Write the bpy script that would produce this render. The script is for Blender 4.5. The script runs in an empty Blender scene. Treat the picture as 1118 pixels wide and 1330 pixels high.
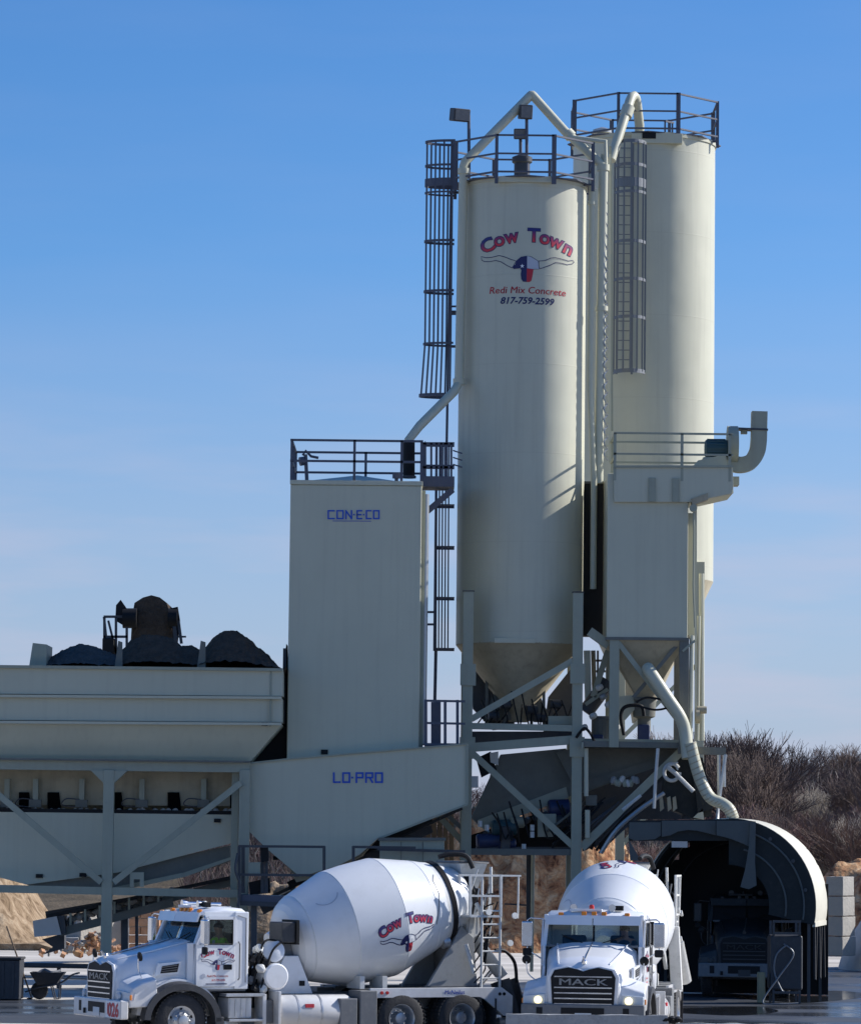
import bpy, bmesh, math, random
from mathutils import Vector, Matrix, noise
R = math.radians
random.seed(7)
scene = bpy.context.scene
C = bpy.context.collection

# ------------------------------------------------------------------ camera
F_PX, CAM_H, PITCH, ROLL = 5000.0, 4.0, math.atan(430/5000), 0.011
cam_d = bpy.data.cameras.new('camera'); cam = bpy.data.objects.new('camera', cam_d); C.objects.link(cam)
CM = Matrix.Rotation(R(90)+PITCH, 3, 'X') @ Matrix.Rotation(ROLL, 3, 'Z')
cam.location = (0, 0, CAM_H); cam.rotation_euler = CM.to_euler()
cam_d.sensor_fit = 'VERTICAL'; cam_d.sensor_height = 24
cam_d.lens = 24*F_PX/1330
cam_d.clip_start = 1; cam_d.clip_end = 6000
scene.camera = cam

def P(px, py, Y):
    """point on the vertical plane at distance Y that the photograph shows at px,py"""
    d = CM @ Vector(((px-559)/F_PX, -(py-665)/F_PX, -1))
    t = Y/d.y
    return Vector((d.x*t, Y, CAM_H+d.z*t))

# ------------------------------------------------------------------ light
SUN_EL, SUN_AZ = R(34), R(18)        # az: degrees behind pure right
sv = Vector((math.cos(SUN_EL)*math.cos(SUN_AZ), math.cos(SUN_EL)*math.sin(SUN_AZ), math.sin(SUN_EL)))
sd = bpy.data.lights.new('sun', 'SUN'); sd.energy = 5.0; sd.angle = R(0.53); sd.color = (1, .975, .95)
so = bpy.data.objects.new('sun', sd); C.objects.link(so); so.rotation_euler = sv.to_track_quat('Z', 'Y').to_euler()
so.location = (60, 60, 60)
w = bpy.data.worlds.new('World'); scene.world = w; w.use_nodes = True
nt = w.node_tree; N = nt.nodes; L = nt.links; N.clear()
out = N.new('ShaderNodeOutputWorld'); bg = N.new('ShaderNodeBackground'); bg.inputs[1].default_value = .122
sky = N.new('ShaderNodeTexSky'); sky.sky_type = 'NISHITA'; sky.sun_disc = False
sky.sun_elevation = SUN_EL; sky.sun_rotation = R(90)-SUN_AZ
sky.air_density = 1.0; sky.dust_density = .6; sky.ozone_density = 3.0; sky.altitude = 200
tc = N.new('ShaderNodeTexCoord'); sep = N.new('ShaderNodeSeparateXYZ'); L.new(tc.outputs['Generated'], sep.inputs[0])
mu = N.new('ShaderNodeMath'); mu.operation = 'MULTIPLY'; mu.inputs[1].default_value = 1.2; L.new(sep.outputs[2], mu.inputs[0])
ad = N.new('ShaderNodeMath'); ad.operation = 'ADD'; ad.inputs[1].default_value = .04; L.new(mu.outputs[0], ad.inputs[0])
cb = N.new('ShaderNodeCombineXYZ'); L.new(sep.outputs[0], cb.inputs[0]); L.new(sep.outputs[1], cb.inputs[1]); L.new(ad.outputs[0], cb.inputs[2])
nm = N.new('ShaderNodeVectorMath'); nm.operation = 'NORMALIZE'; L.new(cb.outputs[0], nm.inputs[0]); L.new(nm.outputs[0], sky.inputs[0])
# thin cloud veil low over the horizon
mp = N.new('ShaderNodeMapping'); mp.inputs['Scale'].default_value = (7, 7, 46); L.new(tc.outputs['Generated'], mp.inputs[0])
cn = N.new('ShaderNodeTexNoise'); cn.inputs['Scale'].default_value = 1.6; cn.inputs['Detail'].default_value = 6; L.new(mp.outputs[0], cn.inputs[0])
cr = N.new('ShaderNodeMapRange'); cr.inputs[1].default_value = .42; cr.inputs[2].default_value = .78; cr.inputs[3].default_value = 0; cr.inputs[4].default_value = 1; L.new(cn.outputs[0], cr.inputs[0])
hb = N.new('ShaderNodeMapRange'); hb.inputs[1].default_value = .0; hb.inputs[2].default_value = .13; hb.inputs[3].default_value = 1.0; hb.inputs[4].default_value = .04; L.new(sep.outputs[2], hb.inputs[0])
hm = N.new('ShaderNodeMath'); hm.operation = 'MULTIPLY'; L.new(cr.outputs[0], hm.inputs[0]); L.new(hb.outputs[0], hm.inputs[1])
veil = N.new('ShaderNodeMapRange'); veil.inputs[1].default_value = .0; veil.inputs[2].default_value = .15; veil.inputs[3].default_value = .92; veil.inputs[4].default_value = 0; L.new(sep.outputs[2], veil.inputs[0])
hs = N.new('ShaderNodeHueSaturation'); hs.inputs['Saturation'].default_value = 1.34; hs.inputs['Hue'].default_value = .508; hs.inputs['Value'].default_value = 1.0; L.new(sky.outputs[0], hs.inputs['Color'])
m1 = N.new('ShaderNodeMixRGB'); L.new(veil.outputs[0], m1.inputs[0]); L.new(hs.outputs[0], m1.inputs[1]); m1.inputs[2].default_value = (2.65, 3.0, 4.15, 1)
m2 = N.new('ShaderNodeMixRGB'); L.new(hm.outputs[0], m2.inputs[0]); L.new(m1.outputs[0], m2.inputs[1]); m2.inputs[2].default_value = (4.1, 3.9, 4.8, 1)
L.new(m2.outputs[0], bg.inputs[0]); L.new(bg.outputs[0], out.inputs[0])
scene.view_settings.view_transform = 'Standard'; scene.view_settings.look = 'None'
scene.view_settings.gamma = 1; scene.view_settings.use_curve_mapping = False
scene.view_settings.exposure = 0.28

# ------------------------------------------------------------------ materials
M = {}
def mat(name, col, rough=.6, metal=0.0, grime=0.0, grime_col=(.12, .10, .08), scale=1.2, bump=0.0, bscale=30, streak=0.0, var=.06, spec=.5, coat=0.0, speck=0.0):
    m = bpy.data.materials.new(name); m.use_nodes = True; t = m.node_tree; n = t.nodes; l = t.links
    b = n['Principled BSDF']; b.inputs['Roughness'].default_value = rough; b.inputs['Metallic'].default_value = metal
    b.inputs['Specular IOR Level'].default_value = spec; b.inputs['Coat Weight'].default_value = coat
    co = n.new('ShaderNodeTexCoord')
    no = n.new('ShaderNodeTexNoise'); no.inputs['Scale'].default_value = scale; no.inputs['Detail'].default_value = 7; no.inputs['Roughness'].default_value = .62
    l.new(co.outputs['Object'], no.inputs[0])
    r = n.new('ShaderNodeMapRange'); r.inputs[1].default_value = .3; r.inputs[2].default_value = .7; r.inputs[3].default_value = 1-var; r.inputs[4].default_value = 1+var
    l.new(no.outputs[0], r.inputs[0])
    vm = n.new('ShaderNodeVectorMath'); vm.operation = 'SCALE'; vm.inputs[0].default_value = col[:3]; l.new(r.outputs[0], vm.inputs['Scale'])
    cur = vm.outputs[0]
    def over(fac, c):
        nonlocal cur
        mx = n.new('ShaderNodeMixRGB'); l.new(fac, mx.inputs[0]); l.new(cur, mx.inputs[1]); mx.inputs[2].default_value = (*c, 1); cur = mx.outputs[0]
    if grime > 0:
        g = n.new('ShaderNodeTexNoise'); g.inputs['Scale'].default_value = scale*2.3; g.inputs['Detail'].default_value = 9; g.inputs['Roughness'].default_value = .7
        l.new(co.outputs['Object'], g.inputs[0])
        gr = n.new('ShaderNodeMapRange'); gr.inputs[1].default_value = .5; gr.inputs[2].default_value = .8; gr.inputs[4].default_value = grime; l.new(g.outputs[0], gr.inputs[0]); over(gr.outputs[0], grime_col)
    if streak > 0:
        mpn = n.new('ShaderNodeMapping'); mpn.inputs['Scale'].default_value = (5, 5, .22); l.new(co.outputs['Object'], mpn.inputs[0])
        g = n.new('ShaderNodeTexNoise'); g.inputs['Scale'].default_value = 1.3; g.inputs['Detail'].default_value = 6; l.new(mpn.outputs[0], g.inputs[0])
        gr = n.new('ShaderNodeMapRange'); gr.inputs[1].default_value = .5; gr.inputs[2].default_value = .78; gr.inputs[4].default_value = streak; l.new(g.outputs[0], gr.inputs[0]); over(gr.outputs[0], (.20, .17, .12))
    if speck > 0:
        g = n.new('ShaderNodeTexNoise'); g.inputs['Scale'].default_value = bscale; g.inputs['Detail'].default_value = 3; l.new(co.outputs['Object'], g.inputs[0])
        gr = n.new('ShaderNodeMapRange'); gr.inputs[1].default_value = .5; gr.inputs[2].default_value = .72; gr.inputs[4].default_value = speck; l.new(g.outputs[0], gr.inputs[0]); over(gr.outputs[0], grime_col)
    l.new(cur, b.inputs['Base Color'])
    rr = n.new('ShaderNodeMapRange'); rr.inputs[3].default_value = max(.03, rough-.1); rr.inputs[4].default_value = min(1, rough+.12); l.new(no.outputs[0], rr.inputs[0]); l.new(rr.outputs[0], b.inputs['Roughness'])
    if bump > 0:
        bn = n.new('ShaderNodeTexNoise'); bn.inputs['Scale'].default_value = bscale; bn.inputs['Detail'].default_value = 5; l.new(co.outputs['Object'], bn.inputs[0])
        bu = n.new('ShaderNodeBump'); bu.inputs['Strength'].default_value = bump; bu.inputs['Distance'].default_value = .05; l.new(bn.outputs[0], bu.inputs['Height']); l.new(bu.outputs[0], b.inputs['Normal'])
    M[name] = m; return m

mat('cream', (.545, .53, .395), .42, grime=.08, grime_col=(.36, .33, .25), streak=.10, var=.04, scale=.5)
mat('cream_dusty', (.42, .365, .25), .7, grime=.5, grime_col=(.22, .19, .14), streak=.35, var=.12, scale=1.4)
mat('frame', (.34, .35, .265), .5, grime=.25, grime_col=(.22, .2, .15), streak=.2, var=.06, scale=1.2)
mat('dusty_frame', (.17, .17, .145), .8, grime=.5, grime_col=(.12, .10, .08), var=.12, scale=2)
mat('dark_steel', (.055, .058, .065), .5, grime=.3, grime_col=(.16, .14, .12), var=.1)
mat('rail_steel', (.085, .09, .12), .5, grime=.15, grime_col=(.2, .19, .16), var=.1)
mat('galvanised', (.42, .43, .43), .38, .6, grime=.2, grime_col=(.25, .23, .2), scale=3)
mat('cage_grey', (.17, .18, .19), .5, .3, grime=.2)
mat('pedestal_grey', (.30, .31, .31), .6, grime=.5, grime_col=(.18, .17, .15), scale=3)
mat('black', (.012, .012, .013), .6, spec=.25)
mat('pit_black', (.004, .004, .004), .9, spec=.05)
mat('rubber', (.028, .028, .03), .8, grime=.35, grime_col=(.13, .12, .11), scale=5, bump=.2)
mat('black_plastic', (.035, .037, .042), .5, grime=.35, grime_col=(.13, .125, .12), scale=3)
mat('truck_white', (.80, .81, .82), .22, grime=.12, grime_col=(.42, .40, .36), var=.02, coat=.3, scale=1.5)
mat('drum_white', (.72, .73, .73), .3, grime=.22, grime_col=(.45, .44, .41), var=.03, scale=1.1, coat=.15)
mat('dusty_white', (.62, .62, .59), .6, grime=.55, grime_col=(.25, .23, .20), scale=4)
mat('truck_grey', (.15, .155, .16), .6, grime=.5, grime_col=(.3, .28, .25), scale=4)
mat('chrome', (.75, .77, .8), .12, 1.0, grime=.15, grime_col=(.4, .4, .4), scale=3)
mat('rim_metal', (.50, .51, .52), .35, .7, grime=.55, grime_col=(.2, .19, .17), scale=6)
mat('blue_letter', (.02, .09, .50), .5); mat('navy', (.012, .015, .09), .5); mat('red_letter', (.48, .02, .035), .5)
mat('white_letter', (.80, .80, .80), .4); mat('faint_mark', (.45, .47, .52), .4)
mat('motor_teal', (.03, .085, .10), .5, grime=.2); mat('motor_blue', (.015, .03, .10), .5, grime=.3)
mat('aggregate_dark', (.088, .066, .050), .98, spec=.05, grime=.6, grime_col=(.11, .092, .075), bump=.9, bscale=14, var=.25, scale=4, speck=.5)
mat('aggregate_grey', (.075, .078, .075), .98, spec=.05, grime=.5, grime_col=(.12, .125, .12), bump=.6, bscale=14, var=.2, scale=4, speck=.4)
mat('concrete_block', (.38, .355, .31), .9, grime=.45, grime_col=(.3, .26, .22), bump=.5, bscale=9, var=.12, scale=1.6)
mat('old_concrete', (.33, .33, .32), .9, grime=.5, grime_col=(.17, .165, .16), bump=.4, bscale=16, var=.12, scale=2, speck=.35)
mat('rust', (.46, .25, .14), .9, grime=.6, grime_col=(.58, .42, .30), bump=.4, bscale=8, var=.2, scale=2)
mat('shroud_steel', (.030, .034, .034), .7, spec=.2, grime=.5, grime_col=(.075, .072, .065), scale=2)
mat('shroud_top', (.56, .53, .43), .6, grime=.5, grime_col=(.4, .37, .3), scale=1, streak=.15)
mat('curtain', (.10, .11, .105), .85, grime=.35, grime_col=(.07, .075, .08), scale=2.5, bump=.2, bscale=6)
mat('skin', (.45, .25, .17), .6); mat('vest', (.45, .85, .06), .7); mat('shirt', (.03, .035, .05), .8); mat('seat', (.04, .04, .045), .8)
mat('amber', (.85, .26, .02), .3); mat('red_lens', (.5, .02, .02), .3)
mat('bark', (.13, .11, .10), .95, var=.25, scale=.6); mat('twig', (.165, .12, .098), .95, var=.35, scale=.25)
mat('twig_pale', (.32, .28, .23), .95, var=.25, scale=.3); mat('twig_red', (.19, .115, .10), .95, var=.3, scale=.3)
mat('brush', (.09, .075, .055), 1, var=.4, scale=.5)
mat('yellow_hose', (.30, .26, .15), .7); mat('wood', (.2, .14, .09), .8)
mat('lamp_housing', (.045, .045, .05), .5); mat('lens', (.55, .58, .6), .08, coat=.5)
m = mat('lamp_lit', (.9, .85, .6), .2); b = m.node_tree.nodes['Principled BSDF']; b.inputs['Emission Color'].default_value = (1, .86, .45, 1); b.inputs['Emission Strength'].default_value = 1.6
# glass
m = bpy.data.materials.new('glass'); m.use_nodes = True; n = m.node_tree.nodes; l = m.node_tree.links
gl = n.new('ShaderNodeBsdfGlossy'); gl.inputs['Roughness'].default_value = .03; gl.inputs['Color'].default_value = (.9, .95, 1, 1)
tr = n.new('ShaderNodeBsdfTransparent'); tr.inputs['Color'].default_value = (.80, .85, .84, 1)
fr = n.new('ShaderNodeFresnel'); fr.inputs[0].default_value = 1.5; mx = n.new('ShaderNodeMixShader')
l.new(fr.outputs[0], mx.inputs[0]); l.new(tr.outputs[0], mx.inputs[1]); l.new(gl.outputs[0], mx.inputs[2])
l.new(mx.outputs[0], n['Material Output'].inputs[0]); M['glass'] = m
# gradient letter material (navy at the top of a letter, red at its foot)
m = bpy.data.materials.new('two_tone_letter'); m.use_nodes = True; n = m.node_tree.nodes; l = m.node_tree.links
at = n.new('ShaderNodeAttribute'); at.attribute_name = 'h'; ra = n.new('ShaderNodeValToRGB'); l.new(at.outputs['Fac'], ra.inputs[0])
ra.color_ramp.elements[0].position = .15; ra.color_ramp.elements[0].color = (.60, .03, .045, 1); ra.color_ramp.elements[1].position = .85; ra.color_ramp.elements[1].color = (.015, .02, .16, 1)
l.new(ra.outputs[0], n['Principled BSDF'].inputs['Base Color']); n['Principled BSDF'].inputs['Roughness'].default_value = .5; M['two_tone_letter'] = m
# ground
def ground_mat(name, c1, c2, c3, rough, wet=False, bs=3):
    m = bpy.data.materials.new(name); m.use_nodes = True; n = m.node_tree.nodes; l = m.node_tree.links; b = n['Principled BSDF']
    co = n.new('ShaderNodeTexCoord'); a = n.new('ShaderNodeTexNoise'); a.inputs['Scale'].default_value = .12; a.inputs['Detail'].default_value = 9; a.inputs['Roughness'].default_value = .65
    l.new(co.outputs['Object'], a.inputs[0])
    ra = n.new('ShaderNodeValToRGB'); e = ra.color_ramp.elements; e[0].position = .32; e[0].color = (*c1, 1); e[1].position = .66; e[1].color = (*c3, 1); k = e.new(.5); k.color = (*c2, 1)
    l.new(a.outputs[0], ra.inputs[0])
    mpn = n.new('ShaderNodeMapping'); mpn.inputs['Scale'].default_value = (.10, .35, 1); mpn.inputs['Rotation'].default_value = (0, 0, .12); l.new(co.outputs['Object'], mpn.inputs[0])
    s = n.new('ShaderNodeTexNoise'); s.inputs['Scale'].default_value = 1.2; s.inputs['Detail'].default_value = 8; l.new(mpn.outputs[0], s.inputs[0])
    sr = n.new('ShaderNodeMapRange'); sr.inputs[1].default_value = .35; sr.inputs[2].default_value = .7; sr.inputs[3].default_value = .72; sr.inputs[4].default_value = 1.12; l.new(s.outputs[0], sr.inputs[0])
    vm = n.new('ShaderNodeVectorMath'); vm.operation = 'SCALE'; l.new(ra.outputs[0], vm.inputs[0]); l.new(sr.outputs[0], vm.inputs['Scale']); l.new(vm.outputs[0], b.inputs['Base Color'])
    b.inputs['Roughness'].default_value = rough
    f = n.new('ShaderNodeTexNoise'); f.inputs['Scale'].default_value = bs; f.inputs['Detail'].default_value = 8; l.new(co.outputs['Object'], f.inputs[0])
    bu = n.new('ShaderNodeBump'); bu.inputs['Strength'].default_value = .12 if wet else .5; bu.inputs['Distance'].default_value = .04; l.new(f.outputs[0], bu.inputs['Height']); l.new(bu.outputs[0], b.inputs['Normal'])
    if wet:
        wr = n.new('ShaderNodeMapRange'); wr.inputs[1].default_value = .40; wr.inputs[2].default_value = .56; wr.inputs[3].default_value = .16; wr.inputs[4].default_value = .62
        l.new(s.outputs[0], wr.inputs[0]); l.new(wr.outputs[0], b.inputs['Roughness'])
    M[name] = m; return m
ground_mat('yard_dust', (.46, .42, .36), (.54, .50, .44), (.62, .58, .52), .95)
ground_mat('shaded_wet_concrete', (.035, .04, .05), (.05, .056, .066), (.085, .09, .1), .5, wet=True)  # dark base carries the foreground shade as well as the wet
ground_mat('bounce_cut_dark', (.05, .05, .05), (.065, .065, .065), (.08, .08, .078), .9)  # dark tone for the unseen ground added to cut bounce
m = mat('puddle_water', (.02, .022, .025), .03)
def add_seams(name, pitch, wdt=.012):
    m = M[name]; t = m.node_tree; n = t.nodes; l = t.links; b = n['Principled BSDF']
    co = n.new('ShaderNodeTexCoord'); sp = n.new('ShaderNodeSeparateXYZ'); l.new(co.outputs['Object'], sp.inputs[0])
    d = n.new('ShaderNodeMath'); d.operation = 'PINGPONG'; d.inputs[1].default_value = pitch/2; l.new(sp.outputs[2], d.inputs[0])
    r = n.new('ShaderNodeMapRange'); r.inputs[1].default_value = 0; r.inputs[2].default_value = wdt*2; r.inputs[3].default_value = 1; r.inputs[4].default_value = 0; r.interpolation_type = 'SMOOTHSTEP'; l.new(d.outputs[0], r.inputs[0])
    bu = n.new('ShaderNodeBump'); bu.inputs['Strength'].default_value = .15; bu.inputs['Distance'].default_value = .012; l.new(r.outputs[0], bu.inputs['Height'])
    dn = n.new('ShaderNodeTexNoise'); dn.inputs['Scale'].default_value = .55; dn.inputs['Detail'].default_value = 2; l.new(co.outputs['Object'], dn.inputs[0])
    b2 = n.new('ShaderNodeBump'); b2.inputs['Strength'].default_value = .35; b2.inputs['Distance'].default_value = .09; l.new(dn.outputs[0], b2.inputs['Height']); l.new(b2.outputs[0], bu.inputs['Normal']); l.new(bu.outputs[0], b.inputs['Normal'])
    src = b.inputs['Base Color'].links[0].from_socket; mx = n.new('ShaderNodeMixRGB'); mx.inputs[2].default_value = (.30, .25, .17, 1)
    g = n.new('ShaderNodeMath'); g.operation = 'MULTIPLY'; g.inputs[1].default_value = .10; l.new(r.outputs[0], g.inputs[0]); l.new(g.outputs[0], mx.inputs[0]); l.new(src, mx.inputs[1]); l.new(mx.outputs[0], b.inputs['Base Color'])
mat('silo_cream', (.555, .54, .41), .45, grime=.10, grime_col=(.36, .33, .25), streak=.16, var=.05, scale=.5)
add_seams('silo_cream', 2.44)
def road_splash(name, z0, z1, amt, col=(.36, .32, .26)):
    m = M[name]; t = m.node_tree; n = t.nodes; l = t.links; b = n['Principled BSDF']
    co = n.new('ShaderNodeTexCoord'); sp = n.new('ShaderNodeSeparateXYZ'); l.new(co.outputs['Object'], sp.inputs[0])
    no = n.new('ShaderNodeTexNoise'); no.inputs['Scale'].default_value = 5; no.inputs['Detail'].default_value = 8; l.new(co.outputs['Object'], no.inputs[0])
    ad_ = n.new('ShaderNodeMath'); ad_.operation = 'MULTIPLY_ADD'; ad_.inputs[1].default_value = .9; l.new(no.outputs[0], ad_.inputs[0]); l.new(sp.outputs[2], ad_.inputs[2])
    r = n.new('ShaderNodeMapRange'); r.inputs[1].default_value = z0; r.inputs[2].default_value = z1; r.inputs[3].default_value = amt; r.inputs[4].default_value = 0; l.new(ad_.outputs[0], r.inputs[0])
    src = b.inputs['Base Color'].links[0].from_socket; mx = n.new('ShaderNodeMixRGB'); mx.inputs[2].default_value = (*col, 1)
    l.new(r.outputs[0], mx.inputs[0]); l.new(src, mx.inputs[1]); l.new(mx.outputs[0], b.inputs['Base Color'])
road_splash('truck_white', 1.0, 1.9, .55)
def dirt_mat(name, cols, sc):
    m = bpy.data.materials.new(name); m.use_nodes = True; n = m.node_tree.nodes; l = m.node_tree.links; b = n['Principled BSDF']; b.inputs['Roughness'].default_value = 1
    b.inputs['Specular IOR Level'].default_value = .15
    co = n.new('ShaderNodeTexCoord'); a = n.new('ShaderNodeTexNoise'); a.inputs['Scale'].default_value = sc; a.inputs['Detail'].default_value = 10; a.inputs['Roughness'].default_value = .68; a.inputs['Distortion'].default_value = .9
    l.new(co.outputs['Object'], a.inputs[0]); ra = n.new('ShaderNodeValToRGB'); e = ra.color_ramp.elements
    e[0].position = .33; e[0].color = (*cols[0], 1); e[1].position = .64; e[1].color = (*cols[-1], 1)
    for i, c in enumerate(cols[1:-1]): k = e.new(.33+.31*(i+1)/(len(cols)-1)); k.color = (*c, 1)
    l.new(a.outputs[0], ra.inputs[0]); l.new(ra.outputs[0], b.inputs['Base Color'])
    f = n.new('ShaderNodeTexNoise'); f.inputs['Scale'].default_value = 5; f.inputs['Detail'].default_value = 8; l.new(co.outputs['Object'], f.inputs[0])
    bu = n.new('ShaderNodeBump'); bu.inputs['Strength'].default_value = .8; bu.inputs['Distance'].default_value = .12; l.new(f.outputs[0], bu.inputs['Height']); l.new(bu.outputs[0], b.inputs['Normal'])
    M[name] = m
dirt_mat('clay', [(.05, .022, .016), (.30, .14, .07), (.46, .27, .14), (.60, .42, .25)], 1.5)  # darkest ramp tone puts the shade of hollows into the colour
dirt_mat('tan_dirt', [(.08, .05, .03), (.20, .14, .085), (.29, .21, .135), (.36, .28, .19)], 1.6)
dirt_mat('hill_soil', [(.06, .05, .035), (.10, .08, .055), (.14, .11, .075)], .3)

# ------------------------------------------------------------------ mesh helpers
def wmat(o):
    m_ = o.matrix_basis.copy()
    if o.parent: m_ = wmat(o.parent) @ o.matrix_parent_inverse @ m_
    return m_
class MB:
    def __init__(s): s.b = bmesh.new()
    def face(s, vs): 
        try: return s.b.faces.new(vs)
        except ValueError: return None
    def box(s, x0, x1, y0, y1, z0, z1):
        v = [s.b.verts.new(p) for p in ((x0,y0,z0),(x1,y0,z0),(x1,y1,z0),(x0,y1,z0),(x0,y0,z1),(x1,y0,z1),(x1,y1,z1),(x0,y1,z1))]
        for f in ((3,2,1,0),(4,5,6,7),(0,1,5,4),(1,2,6,5),(2,3,7,6),(3,0,4,7)): s.face([v[i] for i in f])
        return s
    def hexa(s, pts):   # 4 front (ccw) then 4 back
        v = [s.b.verts.new(p) for p in pts]
        for f in ((0,1,2,3),(7,6,5,4),(0,4,5,1),(1,5,6,2),(2,6,7,3),(3,7,4,0)): s.face([v[i] for i in f])
        return s
    def bar(s, p, q, w, d=None, up=(0, 1, 0)):
        p = Vector(p); q = Vector(q); d = w if d is None else d
        a = (q-p).normalized(); u = Vector(up)
        if abs(a.dot(u)) > .98: u = Vector((1, 0, 0))
        s1 = a.cross(u).normalized(); s2 = s1.cross(a).normalized()
        c = [(-1,-1),(1,-1),(1,1),(-1,1)]
        v = [s.b.verts.new(e+s1*i*w/2+s2*j*d/2) for e in (p, q) for i, j in c]
        for f in ((3,2,1,0),(4,5,6,7),(0,1,5,4),(1,2,6,5),(2,3,7,6),(3,0,4,7)): s.face([v[i] for i in f])
        return s
    def tube(s, pts, r, n=10, cap=True, radii=None, sq=None):
        pts = [Vector(p) for p in pts]; rings = []
        a = (pts[1]-pts[0]).normalized(); u = Vector((0, 1, 0)) if abs(a.y) < .9 else Vector((0, 0, 1))
        u = (u-a*a.dot(u)).normalized()
        for i, p in enumerate(pts):
            t = (pts[min(i+1, len(pts)-1)]-pts[max(i-1, 0)]).normalized()
            u = (u-t*t.dot(u)).normalized(); v_ = t.cross(u)
            rr = radii[i] if radii else r
            if sq: ring = [s.b.verts.new(p+v_*i_*sq[0]/2+u*j_*sq[1]/2) for i_, j_ in ((-1,-1),(1,-1),(1,1),(-1,1))]
            else: ring = [s.b.verts.new(p+(u*math.cos(k*2*math.pi/n)+v_*math.sin(k*2*math.pi/n))*rr) for k in range(n)]
            rings.append(ring)
        nn = len(rings[0])
        for A, B in zip(rings, rings[1:]):
            for k in range(nn): s.face([A[k], A[(k+1) % nn], B[(k+1) % nn], B[k]])
        if cap: s.face(rings[0][::-1]); s.face(rings[-1])
        return s
    def lathe(s, prof, origin=(0, 0, 0), axis=(0, 0, 1), n=48, cap=True, a0=0, a1=2*math.pi):
        o = Vector(origin); ax = Vector(axis).normalized(); u = Vector((0, 1, 0)) if abs(ax.y) < .9 else Vector((1, 0, 0))
        u = (u-ax*ax.dot(u)).normalized(); v_ = ax.cross(u); full = abs(a1-a0-2*math.pi) < 1e-6
        m_ = n if full else n+1; rings = []
        for t, r in prof: rings.append([s.b.verts.new(o+ax*t+(u*math.cos(a0+(a1-a0)*k/n)+v_*math.sin(a0+(a1-a0)*k/n))*max(r, 1e-4)) for k in range(m_)])
        for A, B in zip(rings, rings[1:]):
            for k in range(n): s.face([A[k], A[(k+1) % m_], B[(k+1) % m_], B[k]])
        if cap and full: s.face(rings[0][::-1]); s.face(rings[-1])
        return s
    def prism(s, poly, vec):
        vec = Vector(vec); a = [s.b.verts.new(p) for p in poly]; b_ = [s.b.verts.new(Vector(p)+vec) for p in poly]
        s.face(a); s.face(b_[::-1]); n = len(a)
        for i in range(n): s.face([a[i], b_[i], b_[(i+1) % n], a[(i+1) % n]])
        return s
    def build(s, name, material, parent=None, smooth=False, bevel=0, seg=2, stuff=False, world=True, weld=False, recalc=True):
        if weld: bmesh.ops.remove_doubles(s.b, verts=s.b.verts, dist=1e-4)
        if recalc: bmesh.ops.recalc_face_normals(s.b, faces=s.b.faces)
        me = bpy.data.meshes.new(name); s.b.to_mesh(me); s.b.free()
        me.materials.append(M[material] if isinstance(material, str) else material)
        if smooth:
            for p in me.polygons: p.use_smooth = True
            if smooth != 'all': me.set_sharp_from_angle(angle=R(38 if smooth is True else smooth))
        o = bpy.data.objects.new(name, me); C.objects.link(o)
        if parent:
            o.parent = parent
            if world: o.matrix_parent_inverse = wmat(parent).inverted()
        if bevel:
            md = o.modifiers.new('bevel', 'BEVEL'); md.width = bevel; md.segments = seg; md.limit_method = 'ANGLE'; md.angle_limit = R(35)
            for p in me.polygons: p.use_smooth = True
            md.harden_normals = True
        if stuff: o['kind'] = 'stuff'
        return o
LOCAL = dict(world=False)
def thing(name, label, cat, loc=(0, 0, 0), rz=0, group=None):
    o = bpy.data.objects.new(name, None); C.objects.link(o); o.location = loc; o.rotation_euler = (0, 0, rz)
    o.empty_display_size = .3; o['label'] = label; o['category'] = cat
    if group: o['group'] = group
    return o
def tag(o, label, cat, group=None):
    o['label'] = label; o['category'] = cat
    if group: o['group'] = group
    return o
def struct(o): o['kind'] = 'structure'; return o
def rod(par, name, pts, r, m_='frame', n=8, **k): return MB().tube(pts, r, n).build(name, m_, par, smooth=True, **k)
def beam(par, name, p, q, w, d=None, m_='frame', **k): return MB().bar(p, q, w, d).build(name, m_, par, **k)
def pbeam(par, name, a, b_, Y, w, d=None, m_='frame', Y2=None, **k):
    return beam(par, name, P(*a, Y), P(*b_, Y if Y2 is None else Y2), w, d, m_, **k)
def prod(par, name, pts, Y, r, m_='frame', n=8, **k): return rod(par, name, [P(*p, Y) if len(p) == 2 else P(*p) for p in pts], r, m_, n, **k)
def ppoly(par, name, pts, Y, depth, m_, **k): return MB().prism([P(*p, Y) for p in pts], (0, depth, 0)).build(name, m_, par, **k)
def curve_pts(pts, n=6):
    pts = [Vector(p) for p in pts]; o = []
    for i in range(len(pts)-1):
        a, b_, c, d = pts[max(i-1, 0)], pts[i], pts[i+1], pts[min(i+2, len(pts)-1)]
        for k in range(n):
            t = k/n; o.append(.5*((2*b_)+(c-a)*t+(2*a-5*b_+4*c-d)*t*t+(3*b_-a-3*c+d)*t**3))
    o.append(pts[-1]); return o
def copy_tree(o, parent=None):
    c = o.copy(); C.objects.link(c)
    if parent: c.parent = parent
    for ch in [x for x in KIDS.get(o.name, [])]: copy_tree(ch, c)
    return c
KIDS = {}
def index_kids():
    KIDS.clear()
    for o in bpy.data.objects:
        if o.parent: KIDS.setdefault(o.parent.name, []).append(o)

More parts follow.
